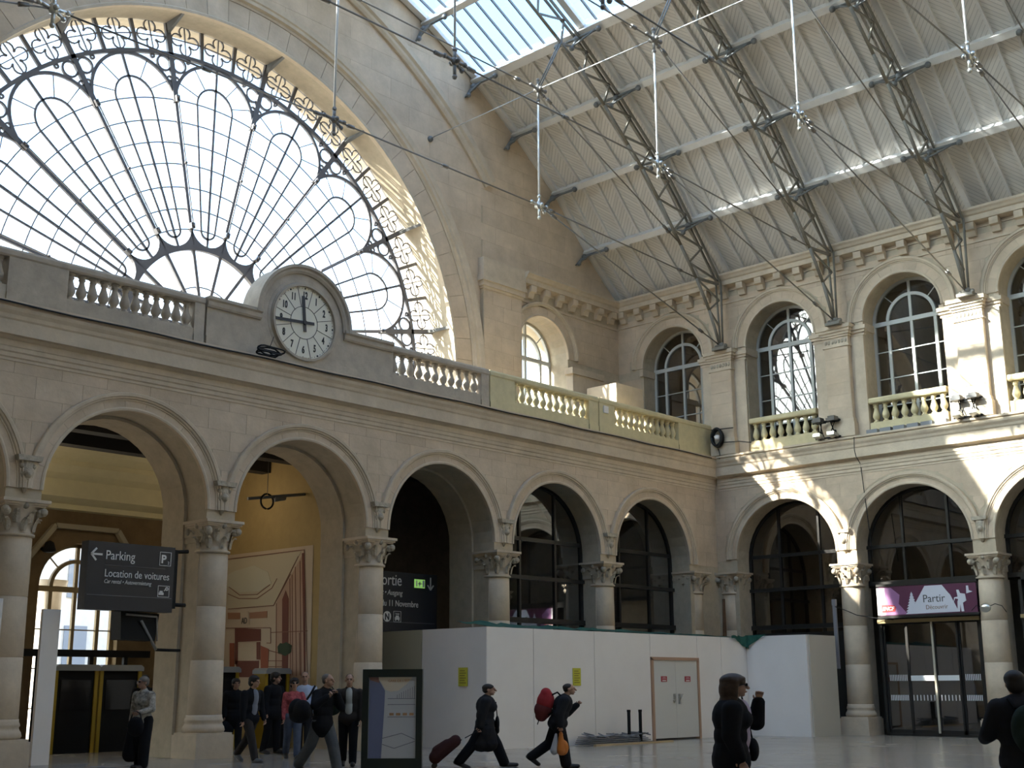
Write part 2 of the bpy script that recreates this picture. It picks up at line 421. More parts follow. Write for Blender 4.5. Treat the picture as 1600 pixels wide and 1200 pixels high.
# ---- right wall (frame FB): lower arcade
BC = [-2.95-4.9*k for k in range(7)]; BP = [-5.37-4.9*k for k in range(6)]
ZS_B, ZB_, RB = 5.78, 6.25, 2.07
RWm = MB()
arch_wall(RWm, FB, -36, 0, ZS_B, 10.0, [(c, ZB_, RB) for c in BC], -.9, 0)
for c in BP: RWm.box(c-.38, c+.38, -.9, -.25, 0, ZS_B, f=FB); RWm.box(c-.44, c+.44, -.9, -.1, 5.4, ZS_B, f=FB); RWm.box(c-.41, c+.41, -.9, -.15, 5.2, 5.4, f=FB)
RWm.box(-.9, 0, -.9, 0, 0, ZS_B, f=FB)
# upper storey with window arches
UC = [1.75, -3.2, -8.12, -13.05, -18.0, -22.9, -27.8, -32.7]; UP = [-.72, -5.68, -10.6, -15.55, -20.45, -25.35, -30.25]
ZU, RU = 14.36, 1.47
arch_wall(RWm, FB, -36, 4.5, 10.0, 17.0, [(c, ZU, RU) for c in UC], -.9, 0)
wall_right = RWm.build('wall_right', STONE_BACK, kind='structure', label='two-storey limestone wall with arcade below and arched windows above')
ashlar(FB, wall_right, -17.5, 0, 6.2, 9.1, 0, .52, 1.1, [(c, ZB_, RB+.5) for c in BC])
for c in BC[:4]: archivolt(FB, wall_right, c, ZB_, RB, 0, RB+.4)
ZC_B = 10.16
cornice(FB, -36, -.2, ZC_B, wall_right)
ashlar(FB, wall_right, -16, 4.5, 10.35, 13.95, 0, .46, .9, [], rects=[(c-RU-.02, c+RU+.02, 10.3, 14.2) for c in UC])
ashlar(FB, wall_right, -16, 4.5, 14.3, 16.5, 0, .47, 1.0, [(c, ZU, RU+.62) for c in UC])
for c in UC[:5]: archivolt(FB, wall_right, c, ZU, RU, 0, RU+.55, nv=11)
g = MB()
for i, c in enumerate(BP[:4]):
    z = ZB_+.62-(.0)
    g.prism([(c-.26, z+.1), (c+.26, z+.1), (c+.24, z-.02), (c-.24, z-.02)], 0, .2, 1, f=FB)
    g.loft([[(c+.2*s_*cos(t), max(0, .19*s_*sin(t)), zz) for t in [2*pi*i_/10 for i_ in range(10)]] for s_, zz in ((1, z-.02), (.9, z-.2), (.95, z-.32), (.6, z-.5), (.55, z-.58), (.1, z-.74))], f=FB)
    g.ball((c, .12, z-.3), .11, f=FB)
fixn(g.build('carved_corbels_between_arches', STONE_CARVED, wall_right))
def upper_cornice(F, u0, u1, zt, parent):
    g = MB()
    pr = [(-.1, -.62), (.04, -.62), (.04, -.5), (.16, -.46), (.34, -.44), (.34, -.26), (.40, -.22), (.44, -.14), (.50, -.08), (.50, 0), (-.1, .03)]
    g.extrude([(w, zt+z) for w, z in pr], u0, u1, f=F)
    g.extrude([(-.1, zt-1.12), (.05, zt-1.12), (.05, zt-1.05), (-.1, zt-1.05)], u0, u1, f=F)
    g.build('upper_cornice', STONE2, parent)
    me = None
def modillion(F, u, zt, parent):
    g = MB(); a, b = u-.15, u+.15
    g.extrude([(0, zt-.92), (.12, zt-.92), (.16, zt-.84), (.2, zt-.74), (.3, zt-.7), (.32, zt-.6), (.32, zt-.46), (0, zt-.46)], a, b, f=F)
    g.build('modillion', STONE2, parent)
ZT = 17.35
upper_cornice(FB, -36, 4.5, ZT, wall_right)
u = 4.1
while u > -17:
    modillion(FB, u, ZT, wall_right); u -= .835
# pilasters, upper storey right wall
def pilaster(F, c, parent, wd=.95, z0=10.2, ztop=14.28):
    g = MB()
    g.box(c-.98, c+.98, -.02, .10, z0, ztop-.05, f=F)                         # backing strip
    g.box(c-wd/2, c+wd/2, .08, .30, z0+.62, ztop-.75, f=F)                    # shaft
    g.box(c-wd/2-.08, c+wd/2+.08, .05, .38, z0, z0+.5, f=F)                   # plinth
    g.box(c-wd/2-.04, c+wd/2+.04, .05, .34, z0+.5, z0+.64, f=F)
    g.build('pilaster', STONE2, parent)
    # stones of the shaft
    n = 6; hh = (ztop-.75-z0-.62)/n
    for k in range(n):
        q = MB(); q.box(c-wd/2+.02, c+wd/2-.02, .29, .315, z0+.62+k*hh+.006, z0+.62+(k+1)*hh-.006, f=F); q.build('stone_block', STONE, parent)
    q = MB()
    def ring(o0, o1, za, zb_, wmax):
        q.box(c-wd/2-o0, c+wd/2+o0, .05, .3+o0, za, zb_, f=F)
    for za, zb_, o in ((ztop-.78, ztop-.72, .05), (ztop-.72, ztop-.42, .01), (ztop-.42, ztop-.34, .05), (ztop-.34, ztop-.24, .09), (ztop-.24, ztop-.14, .14), (ztop-.14, ztop, .19)):
        ring(o, o, za, zb_, 0)
    for za, zb_, o in ((ztop-.45, ztop-.38, .02), (ztop-.34, ztop-.24, .05), (ztop-.24, ztop-.1, .1)):
        q.box(c-1.02-o, c+1.02+o, -.02, .1+o, za, zb_, f=F)
    q.build('pilaster_cap', STONE2, parent)
    # little carved frieze
    q = MB()
    for k in range(7): q.ball((c-wd/2+.08+k*(wd-.16)/6, .31, ztop-.57), .06, n=6, m=4, f=F, sc=(1, .5, 1.4))
    q.build('carved_frieze', STONE_CARVED, parent)
for c in UP[:5]: pilaster(FB, c, wall_right)
g = MB()
for c in UC:   # impost band in the reveals
    for s_ in (-1, 1): g.box(c+s_*RU-.05 if s_ > 0 else c-RU-.12, c+RU+.12 if s_ > 0 else c-RU+.05, -.75, .12, 14.02, 14.3, f=FB)
g.build('impost_band', STONE2, wall_right)

# ---- gable wall (frame FG) with the great half-round opening
FC, FZ, FR = -19.45, 12.45, 9.9
prof = [(.35, 17.25), (-2.0, 19.25), (-3.95, 21.3), (-6.35, 23.1), (-8.6, 24.6), (-11.3, 26.0), (-14.0, 27.0), (-16.8, 27.65), (-19.5, 27.9)]
prof = prof + [(-39-x, z) for x, z in reversed(prof[:-1])]
def roofz(x):
    for (a, za), (b, zb) in zip(prof, prof[1:]):
        if b <= x <= a: return za+(zb-za)*(x-a)/(b-a)
    return 17.25
GW = MB()
# strips left & right of opening + above it, cut by the roof line; the small wing window too
WU, WR_ = -4.75, 1.47
def gable(mb, w0, w1, Rr, wingr, ztopmax=99, zbot=10.0):
    xs = sorted(set([x for x, _ in prof] + [FC+Rr*cos(pi*k/48) for k in range(49)] + [WU+wingr*cos(pi*k/16) for k in range(17)] + [-9.2+.5*k for k in range(12)]))
    xs = [x for x in xs if -39.4 <= x <= .35]
    def lo(x, side):
        if abs(x-FC) < Rr-1e-6 or (abs(abs(x-FC)-Rr) < 1e-6 and side*(x-FC) < 0): return FZ+sqrt(max(0, Rr*Rr-(x-FC)**2))
        if abs(x-WU) < wingr-1e-6 or (abs(abs(x-WU)-wingr) < 1e-6 and side*(x-WU) < 0): return ZU+sqrt(max(0, wingr**2-(x-WU)**2))
        return zbot
    for a, b in zip(xs, xs[1:]):
        za, zb = lo(a, 1), lo(b, -1)
        if abs(a-FC) == Rr: pass
        ta, tb = roofz(a)+.1, roofz(b)+.1
        vs = [(a, w0, za), (b, w0, zb), (b, w0, tb), (a, w0, ta), (a, w1, za), (b, w1, zb), (b, w1, tb), (a, w1, ta)]
        mb.add(vs, [(0, 1, 2, 3), (7, 6, 5, 4), (0, 4, 5, 1), (3, 2, 6, 7)], f=FG)
    for x, z in ((FC-Rr, FZ), (FC+Rr, FZ), (WU-wingr, ZU), (WU+wingr, ZU)):
        mb.add([(x, w0, zbot), (x, w1, zbot), (x, w1, z), (x, w0, z)], [(0, 1, 2, 3)], f=FG)
gable(GW, -1.05, 0, FR, WR_)
gable(GW, -2.1, -1.05, FR+.15, WR_+.1)
wall_end = GW.build('wall_end', STONE_BACK, kind='structure', label='stone gable wall around the great fan window')
# arch moulding rings
for k in range(41):
    b0, b1 = pi*k/41+.0008, pi*(k+1)/41-.0008
    g = MB(); g.arc(FC, FZ, [(FR-.005, -.02), (FR-.005, .04), (FR+.85, .04), (FR+.85, -.02)], b0, b1, 3, f=FG); g.build('voussoir', STONE, wall_end)
g = MB()
g.arc(FC, FZ, [(FR+.87, -.02), (FR+.87, .05), (FR+.95, .07), (FR+1.0, .16), (FR+1.12, .16), (FR+1.16, .2), (FR+1.36, .22), (FR+1.36, -.02)], 0, pi, 96, f=FG)
g.arc(FC, FZ, [(FR-.03, -.1), (FR-.03, .07), (FR+.05, .08), (FR+.09, .05), (FR+.09, -.1)], 0, pi, 96, f=FG)
g.build('great_arch_moulding', STONE2, wall_end)
# outer relieving arch that dies into the pilaster
g = MB(); cA = (-19.45, 8.6); RR = 15.9; A0, A1 = rad(31), rad(90)
g = MB(); pts = [(.0, 0), (.0, .1), (.1, .16), (.22, .16), (.3, .24), (.52, .24), (.52, 0)]
c2x, c2z, r2 = -21.5, 9.0, 17.55
g.arc(c2x, c2z, [(r2+a, b) for a, b in pts], rad(40), rad(90), 40, f=FG)
g.build('outer_arch_moulding', STONE2, wall_end)
rt = lambda x: roofz(x)-.15
wingrect = [(WU-WR_-.02, WU+WR_+.02, 10, 14.2)]
ashlar(FG, wall_end, -20.5, -8.25, 12.45, 28, 0, .8, 1.9, [(FC, FZ, FR+1.37)], top=rt)
ashlar(FG, wall_end, -8.25, -6.2, 10.3, 16.2, .18, .6, 1.03, [])
ashlar(FG, wall_end, -8.25, .2, 17.45, 25, 0, .7, 1.6, [], top=rt)
ashlar(FG, wall_end, -9.3, -8.3, 10.3, 12.4, 0, .6, .6, [])
ashlar(FG, wall_end, -6.1, .2, 10.3, 13.8, 0, .5, 1.1, [], rects=wingrect)
ashlar(FG, wall_end, -6.1, .2, 14.3, 16.3, 0, .5, 1.1, [(WU, ZU, WR_+.6)])
archivolt(FG, wall_end, WU, ZU, WR_, 0, WR_+.55, nv=11)
g = MB()
g.box(-8.28, -6.17, -.02, .18, 10.0, 16.6, f=FG)     # big pilaster
g.build('pilaster', STONE_BACK, wall_end)
g = MB()
for za, zb, o in ((16.15, 16.25, .05), (16.25, 16.45, .1), (16.45, 16.6, .16), (16.6, 17.35, .12)): g.box(-8.28-o, -6.17+o, -.02, .18+o, za, zb, f=FG)
g.build('pilaster_cap', STONE2, wall_end)
upper_cornice(FG, -6.1, .3, ZT-.05, wall_end)
u = -5.6
while u < -.4: modillion(FG, u, ZT-.05, wall_end); u += .835
g = MB()
g.box(-3.4, -1.6, .0, .35, 10.2, 13.7, f=FG)
g.box(-3.5, -1.5, .0, .42, 13.7, 13.95, f=FG)
g.build('wing_pier', STONE2, wall_end)
g = MB(); g.box(-4.9, -3.3, 2.3, 3.7, 10.1, 12.5, f=FG); g.build('duct_housing', STONE2, wall_end)

# ---- closing walls the photograph does not show (they only keep the hall's light true)
g = MB(); g.box(-44.2, -43.8, -45, 9, 0, 10.2); g.box(-39.6, -39.2, -45, 4.5, 8.5, 17.5); g.box(-44.2, -39.2, -45, 0, 8.4, 8.6)
g.build('wall_far_left', STONE_BACK, kind='structure')
g = MB(); g.prism([(.3, 0)]+[(x, z) for x, z in prof]+[(-39.35, 0)], -36.4, -36, 1); g.build('wall_rear', STONE_BACK, kind='structure')
# rooms behind the right wall and behind the closed bays of the left wall
def room(x0, x1, y0, y1, z0, z1, name, m, open_=''):
    g = MB(); t = .15
    if 'x0' not in open_: g.box(x0-t, x0, y0-t, y1+t, z0, z1)
    if 'x1' not in open_: g.box(x1, x1+t, y0-t, y1+t, z0, z1)
    if 'y0' not in open_: g.box(x0, x1, y0-t, y0, z0, z1)
    if 'y1' not in open_: g.box(x0, x1, y1, y1+t, z0, z1)
    g.box(x0-t, x1+t, y0-t, y1+t, z1, z1+t)
    if z0 > .5: g.box(x0-t, x1+t, y0-t, y1+t, z0-t, z0)
    return g.build(name, m, kind='structure')
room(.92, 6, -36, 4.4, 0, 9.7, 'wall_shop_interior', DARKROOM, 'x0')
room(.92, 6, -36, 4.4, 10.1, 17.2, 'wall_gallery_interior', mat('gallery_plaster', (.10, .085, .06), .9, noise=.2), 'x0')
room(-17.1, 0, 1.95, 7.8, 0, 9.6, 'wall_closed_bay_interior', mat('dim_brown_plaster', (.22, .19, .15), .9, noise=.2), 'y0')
# ================================================================ CEILING / ROOF
ceil_root = empty('ceiling', (0, 0, 0), label='vaulted roof of diagonal boarding between pale rafters with a glazed skylight band', kind='structure')
Y0, Y1 = 4.45, -36.0
def slope(i): return prof[i], prof[i+1]
TR = [-.9, -5.8, -10.7, -15.6, -20.5, -25.4, -30.3]
BW = .7
NB = int((Y0-Y1)/BW)+1
def uvmesh(name, quads, uvs, m):
    me = bpy.data.meshes.new(name); vs = [p for q in quads for p in q]
    me.from_pydata(vs, [], [tuple(range(4*i, 4*i+4)) for i in range(len(quads))]); uv = me.uv_layers.new()
    for i, c in enumerate([c for q in uvs for c in q]): uv.data[i].uv = c
    me.materials.append(m); me.update(); return me
# boarding panels (each between two rafters), raised a little between the rafters
for r in range(4):
    (xa, za), (xb, zb) = slope(r); L = hypot(xb-xa, zb-za); nx, nz = (zb-za)/L, -(xb-xa)/L   # outward normal (up)
    nx, nz = (nx, nz) if nz > 0 else (-nx, -nz)
    for par in (0, 1):
        t = .05
        def P(v, s, o): return (xa+(xb-xa)*s+nx*o, -v, za+(zb-za)*s+nz*o)
        a, b = 0.02, BW-.02
        quads = [[P(a, 0, 0), P(b, 0, 0), P(b, 1, 0), P(a, 1, 0)], [P(a, 0, t), P(a, 1, t), P(b, 1, t), P(b, 0, t)],
                 [P(a, 0, 0), P(a, 0, t), P(b, 0, t), P(b, 0, 0)], [P(a, 1, 0), P(b, 1, 0), P(b, 1, t), P(a, 1, t)],
                 [P(a, 0, 0), P(a, 1, 0), P(a, 1, t), P(a, 0, t)], [P(b, 0, 0), P(b, 0, t), P(b, 1, t), P(b, 1, 0)]]
        uvq = [(par, r*3.1), (par+1, r*3.1), (par+1, r*3.1+L), (par, r*3.1+L)]
        me = uvmesh('boarding_panel', quads, [uvq]*6, BOARD)
        for k in range(NB):
            if k % 2 != par: continue
            if k > 32: continue
            o = inst('boarding_panel', me, ceil_root, loc=(0, Y0-k*BW, .0))
    if True:   # the bays further back, past the camera, in one piece
        y0, y1 = Y0-33*BW, Y1
        def P2(y, s, o): return (xa+(xb-xa)*s+nx*o, y, za+(zb-za)*s+nz*o)
        g = MB(); g.add([P2(y0, 0, 0), P2(y1, 0, 0), P2(y1, 1, 0), P2(y0, 1, 0), P2(y0, 0, .05), P2(y1, 0, .05), P2(y1, 1, .05), P2(y0, 1, .05)], [(0, 1, 2, 3), (7, 6, 5, 4)])
        tag(g.build('boarding', WOODGREY, ceil_root), kind='stuff')
    # rafters
    g = MB(); w_, d_ = .045, .11
    vs = [(xa+nx*o, y, za+nz*o) if e == 0 else (xb+nx*o, y, zb+nz*o) for e in (0, 1) for y, o in ((-w_, -d_), (w_, -d_), (w_, .03), (-w_, .03))]
    g.add(vs, [(3, 2, 1, 0), (4, 5, 6, 7), (0, 1, 5, 4), (1, 2, 6, 5), (2, 3, 7, 6), (3, 0, 4, 7)])
    me = bpy.data.meshes.new('rafter'); me.from_pydata(g.v, [], g.f); me.materials.append(WOODGREY)
    for k in range(34): inst('rafter', me, ceil_root, loc=(0, Y0-k*BW, 0))
# outer roof skin above the boarding (keeps daylight out), both slopes
g = MB()
for i in range(len(prof)-1):
    if i in (4, 5) or 8 <= i < 11: continue
    (xa, za), (xb, zb) = prof[i], prof[i+1]
    g.add([(xa, Y0+.3, za+.12), (xa, Y1, za+.12), (xb, Y1, zb+.12), (xb, Y0+.3, zb+.12), (xa, Y0+.3, za+.2), (xa, Y1, za+.2), (xb, Y1, zb+.2), (xb, Y0+.3, zb+.2)],
          [(0, 1, 2, 3), (7, 6, 5, 4), (0, 4, 5, 1), (1, 5, 6, 2), (2, 6, 7, 3), (3, 7, 4, 0)])
g.build('roof_skin', WOODGREY, ceil_root)
g = MB(); g.box(.3, 7, Y1, Y0, 17.2, 17.5); g.build('roof_gutter', WOODGREY, ceil_root)
# broad principal strips over each truss
for y in TR+[4.3]:
    for r in range(0, 8):
        (xa, za), (xb, zb) = slope(r); L = hypot(xb-xa, zb-za); nx, nz = abs(zb-za)/L*1.0, abs(xb-xa)/L
        g = MB(); g.bar((xa-nx*.06, y-.22 if y < 4 else y, za-nz*.06), (xb-nx*.06, y-.22 if y < 4 else y, zb-nz*.06), .2 if r < 4 else .26, .16, (nx, 0, nz))
        if r < 4: g.bar((xa-nx*.06, y+.24, za-nz*.06), (xb-nx*.06, y+.24, zb-nz*.06), .12, .12, (nx, 0, nz))
        g.build('principal_rafter', WHITEBEAM, ceil_root)
# purlins
for i in range(1, 8):
    x, z = prof[i]; (xa, za), (xb, zb) = prof[i-1], prof[i+1]; L = hypot(xb-xa, zb-za); nx, nz = abs(zb-za)/L, abs(xb-xa)/L
    g = MB(); g.bar((x-nx*.15, Y0, z-nz*.15), (x-nx*.15, Y1, z-nz*.15), .24 if i != 4 else .34, .3, (nx, 0, nz)); g.build('purlin', WHITEBEAM, ceil_root)
    g = MB(); g.bar((-39-x, Y0, z-.15), (-39-x, Y1, z-.15), .24, .3, (-nx, 0, nz)); g.build('purlin', WHITEBEAM, ceil_root)
x, z = prof[8]; g = MB(); g.box(x-.2, x+.2, Y1, Y0, z-.3, z+.1); g.build('ridge_beam', WHITEBEAM, ceil_root)
# skylight panes + glazing bars (lower band of this slope); the other slope is glazed near the ridge
for r in range(4, 6):
    (xa, za), (xb, zb) = slope(r)
    me = bpy.data.meshes.new('skylight_pane'); me.from_pydata([(xa, -.04, za), (xa, -.58, za), (xb, -.58, zb), (xb, -.04, zb)], [], [(0, 1, 2, 3)]); me.materials.append(GLASS_SKY)
    g = MB(); L = hypot(xb-xa, zb-za); nn = (abs(zb-za)/L, 0, abs(xb-xa)/L)
    g.bar((xa, 0, za), (xb, 0, zb), .045, .1, nn)
    mb_ = bpy.data.meshes.new('glazing_bar'); mb_.from_pydata(g.v, [], g.f); mb_.materials.append(IRON)
    for k in range(36):
        inst('skylight_pane', me, ceil_root, loc=(0, Y0-k*.62, 0)); inst('glazing_bar', mb_, ceil_root, loc=(0, Y0-k*.62, 0))
    g = MB(); y0 = Y0-36*.62; g.add([(xa, y0, za), (xa, Y1, za), (xb, Y1, zb), (xb, y0, zb)], [(0, 1, 2, 3)])
    tag(g.build('skylight_glazing', GLASS_SKY, ceil_root), kind='stuff')
g = MB(); q = MB()
for i in (8, 9, 10):
    (xa, za), (xb, zb) = prof[i], prof[i+1]
    g.add([(xa, Y0, za), (xa, Y1, za), (xb, Y1, zb), (xb, Y0, zb)], [(0, 1, 2, 3)])
    for k in range(64): q.bar((xa, Y0-k*.62, za), (xb, Y0-k*.62, zb), .045, .1, (0, 0, 1))
tag(g.build('skylight_glazing', GLASS_SKY, ceil_root), kind='stuff')
tag(q.build('glazing_bars_of_other_slope', IRON, ceil_root), kind='stuff')

# ================================================================ ROOF TRUSSES
low_pts = [(-.52, 14.42), (-1.16, 15.75), (-1.95, 16.85), (-2.9, 17.95), (-4.2, 19.4), (-5.15, 20.35), (-6.0, 21.05), (-7.35, 22.15), (-8.75, 23.15), (-10.0, 23.85), (-12.0, 24.9), (-14.5, 25.9), (-17.2, 26.6), (-19.5, 26.8)]
up_pts = [(-.45, 17.05), (-2.15, 18.95), (-4.1, 20.95), (-6.5, 22.75), (-8.75, 24.25), (-11.4, 25.6), (-14.1, 26.6), (-16.8, 27.2), (-19.5, 27.45)]
def along(P, s):
    t = 0
    for a, b in zip(P, P[1:]):
        d = hypot(b[0]-a[0], b[1]-a[1])
        if t+d >= s: k = (s-t)/d; return (a[0]+(b[0]-a[0])*k, a[1]+(b[1]-a[1])*k)
        t += d
    return P[-1]
LL = sum(hypot(b[0]-a[0], b[1]-a[1]) for a, b in zip(low_pts, low_pts[1:]))
UL = sum(hypot(b[0]-a[0], b[1]-a[1]) for a, b in zip(up_pts, up_pts[1:]))
def make_truss():
    root = empty('roof_truss', (0, 0, 0))
    def M(pts): return [pts, [(-39-x, z) for x, z in pts]]
    for side, P in enumerate(M(up_pts)):
        g = MB()
        for dy in (-.09, .09):
            for a, b in zip(P, P[1:]): g.bar((a[0], dy, a[1]), (b[0], dy, b[1]), .045, .12, (0, 1, 0) if 0 else (-(b[1]-a[1]), 0, b[0]-a[0]))
        g.build('upper_chord', TRUSSM, root)
    for P in M(low_pts):
        g = MB()
        for a, b in zip(P, P[1:]): g.tube((a[0], 0, a[1]), (b[0], 0, b[1]), .06, 8)
        g.build('lower_chord', TRUSSM, root)
    # zig-zag web
    n = 30
    s0 = hypot(low_pts[2][0]-low_pts[1][0], low_pts[2][1]-low_pts[1][1])+hypot(low_pts[1][0]-low_pts[0][0], low_pts[1][1]-low_pts[0][1])
    web = []
    for k in range(n+1):
        if k % 2 == 0: p = along(up_pts, .05+(UL-.1)*k/n)
        else: p = along(low_pts, s0+(LL-s0)*k/n)
        web.append(p)
    me = None
    for a, b in zip(web, web[1:]):
        for mir in (0, 1):
            A = (-39-a[0] if mir else a[0], 0, a[1]); B = (-39-b[0] if mir else b[0], 0, b[1])
            g = MB(); g.bar(A, B, .07, .05, (0, 1, 0)); g.build('web_strut', TRUSSM, root)
    # foot bracket standing on the pilaster
    for mir in (0, 1):
        X = lambda x: -39-x if mir else x
        g = MB()
        g.tube((X(-.45), -.12, 17.05), (X(-.42), -.05, 14.4), .045, 6); g.tube((X(-.45), .12, 17.05), (X(-.42), .05, 14.4), .045, 6)
        g.bar((X(-1.16), 0, 15.75), (X(-.44), 0, 16.3), .06, .05, (0, 1, 0)); g.bar((X(-.5), 0, 15.2), (X(-1.16), 0, 15.75), .06, .05, (0, 1, 0))
        g.bar((X(-.5), 0, 16.95), (X(-1.95), 0, 16.85), .1, .08, (0, 1, 0)); g.bar((X(-.45), 0, 16.3), (X(-1.95), 0, 16.85), .06, .05, (0, 1, 0))
        g.box(min(X(-.25), X(-.7)), max(X(-.25), X(-.7)), -.28, .28, 14.25, 14.36)
        g.ball((X(-.48), 0, 14.46), .16, sc=(1, 1.1, .8)); g.ball((X(-.48), .2, 14.42), .09); g.ball((X(-.48), -.2, 14.42), .09)
        g.build('foot_bracket', TRUSSM, root)
    return root
def rod(parent, pts, r=.025, m=ROD, name='tie_rod'):
    g = MB()
    for a, b in zip(pts, pts[1:]): g.tube(a, b, r, 6)
    return g.build(name, m, parent)
def node(parent, c, r=.14, bright=False):
    g = MB(); g.ball(c, r, 8, 5, sc=(1, .7, 1)); 
    for dx, dz in ((1, .1), (-1, .1), (0, 1), (0, -1.3), (.7, -.5)):
        g.tube(c, (c[0]+dx*.36, c[1], c[2]+dz*.33), .05, 6); g.ball((c[0]+dx*.36, c[1], c[2]+dz*.33), .075, 6, 4)
    g.ball((c[0], c[1]-.12, c[2]), .08, 6, 4); g.ball((c[0], c[1]+.12, c[2]), .08, 6, 4)
    g.build('rod_node', STEEL if bright else ROD, parent)
def turnbuckle(g, a, b, t):
    p = Vector(a).lerp(Vector(b), t); d = (Vector(b)-Vector(a)).normalized()
    g.tube(tuple(p-d*.12), tuple(p+d*.12), .06, 6)
def add_rods(root):
    for mir in (0, 1):
        X = lambda x: -39-x if mir else x
        Ft, K, J, Ln, Un = (X(-.55), 0, 14.45), (X(-1.95), 0, 16.87), (X(-2.9), 0, 17.97), (X(-10.95), 0, 17.22), (X(-10.95), 0, 21.45)
        Cn = (-19.65 if not mir else -19.65, 0, 17.3); Um = (-19.5, 0, 21.45); Q = (X(-9.75), 0, 23.7)
        for a, b in ((Ft, Ln), (K, Ln), (J, Un), (Ln, Cn), (Un, Um)):
            rod(root, [a, b]); 
        for a, b in ((Ft, Ln), (K, Ln), (J, Un), (Ln, Cn), (Un, Um)):
            for t_ in (.12 if a != Ln else .5, .93): g = MB(); turnbuckle(g, a, b, t_); g.build('turnbuckle', ROD, root)
        for dy in (-.06, .06): g = MB(); g.tube((Un[0], dy, Un[2]), (Q[0], dy, Q[2]), .022, 6); g.build('strut', IRON, root)
        rod(root, [Un, Ln], .036, RODL, 'hanger_rod')
        node(root, Ln, .15, True); node(root, Un, .15)
    rod(root, [Cn, (Cn[0], 0, 26.8)], .036, RODL, 'hanger_rod'); node(root, Cn, .13, False)
truss0 = make_truss(); add_rods(truss0)
def copy_tree(o, parent=None, loc=None):
    c = o.copy(); COL.objects.link(c)
    if parent: c.parent = parent
    if loc is not None: c.location = loc
    for ch in list(o.children): copy_tree(ch, c)
    return c
tl = ['iron roof truss nearest the gable wall, standing on the pilaster beside the corner',
      'iron roof truss above the pilaster between the first and second upper windows',
      'third iron roof truss from the gable, above the pilaster with the sunlit foot',
      'fourth iron roof truss from the gable with bright hanger rod at the photo edge']
allk = list(truss0.children)
for i, y in enumerate(TR):
    o = truss0 if i == 0 else copy_tree(truss0)
    o.location = (0, y, 0)
    tag(o, tl[i] if i < 4 else '%s iron roof truss from the gable, past the right edge of the photo' % ('fifth', 'sixth', 'seventh')[i-4], 'roof truss', 'iron trusses of the roof')
# purlin braces: bar with knobbed ends under every purlin at every truss
def brace_mesh(i, half=False):
    x, z = prof[i]; (xa, za), (xb, zb) = prof[i-1], prof[i+1]; L = hypot(xb-xa, zb-za); nx, nz = abs(zb-za)/L, abs(xb-xa)/L
    px, pz = x-nx*.42, z-nz*.42
    g = MB(); a, b = (-.98, .98) if not half else (-1.1, .15)
    g.tube((px, a, pz), (px, b, pz), .05, 6); g.ball((px, a, pz), .11, 8, 5)
    if not half: g.ball((px, b, pz), .11, 8, 5)
    g.tube((px, 0, pz), (px-nx*.55, 0, pz-nz*.55), .05, 6)
    g.ball((px-nx*.1, 0, pz-nz*.1), .13, 8, 5); g.ball((px-nx*.62, 0, pz-nz*.62), .1, 8, 5)
    if half: g.add([(px+nx*.1-.04, .15, pz+nz*.1), (px+nx*.1+.04, .15, pz+nz*.1), (px-nx*.7+.04, .15, pz-nz*.7), (px-nx*.7-.04, .15, pz-nz*.7), (px-.04, -.4, pz), (px+.04, -.4, pz)], [(0, 1, 2, 3), (0, 3, 4), (1, 5, 2), (0, 4, 5, 1), (3, 2, 5, 4)])
    else:
        g.tube((px-nx*.5, 0, pz-nz*.5), (px, -.75, pz), .035, 6); g.tube((px-nx*.5, 0, pz-nz*.5), (px, .75, pz), .035, 6)
    me = bpy.data.meshes.new('purlin_brace'); me.from_pydata(g.v, [], g.f); me.polygons.foreach_set('use_smooth', g.sm); me.materials.append(IRON); return me
tr_objs = [o for o in S.objects if o.type == 'EMPTY' and o.name.startswith('roof_truss')]
for i in range(1, 8):
    me = brace_mesh(i)
    for t_ in tr_objs: inst('purlin_brace', me, t_)
    me = brace_mesh(i, True); inst('wall_brace', me, ceil_root, loc=(0, 4.3, 0))
# longitudinal rods linking the upper nodes, anchored in the gable
lr = empty('longitudinal_tie', (0, 0, 0), label='bright horizontal rod strung from the gable wall through the upper truss nodes', cat='tie rod')
for a, b in zip([4.48]+TR, TR): rod(lr, [(-10.95, a, 21.35 if a == 4.48 else 21.45), (-10.95, b, 21.45)], .02, mat('grey_rod', (.4, .4, .39), .4), 'rod')
g = MB(); g.ball((-10.95, 4.46, 21.33), .12); g.build('wall_anchor', IRON, lr)

# ================================================================ THE FAN WINDOW
fan = empty('window_1', (FC, GY+1.08, FZ), label='great half-round fan window of iron petals and clear panes', kind='structure')
def FW(u, w, z): return (u, -w, z)      # local to the fan: u right, w into the hall, z up
RO, RI = 10.03, 8.88
def annulus(g, r0, r1, w0, w1, a0=0., a1=pi, n=96): g.arc(0, 0, [(r0, w0), (r0, w1), (r1, w1), (r1, w0)], a0, a1, n, f=FW)
g = MB(); annulus(g, RO-.10, RO+.06, -.06, .1); g.build('outer_ring', IRON_FAN, fan)
g = MB(); annulus(g, RI-.06, RI+.06, -.06, .08); g.build('band_ring', IRON_FAN, fan)
def pol(r, a): return (r*cos(a), r*sin(a))
ribs = [rad(11.25+22.5*k) for k in range(-1, 9)]
def rbar(g, r0, r1, a, wd, w0, w1):
    c, s_ = cos(a), sin(a); vs = []
    for r in (r0, r1):
        for dw, w in ((-1, w0), (1, w0), (1, w1), (-1, w1)):
            vs.append((r*c-dw*wd/2*s_, w, r*s_+dw*wd/2*c))
    g.add(vs, [(3, 2, 1, 0), (4, 5, 6, 7), (0, 1, 5, 4), (1, 2, 6, 5), (2, 3, 7, 6), (3, 0, 4, 7)], f=FW)
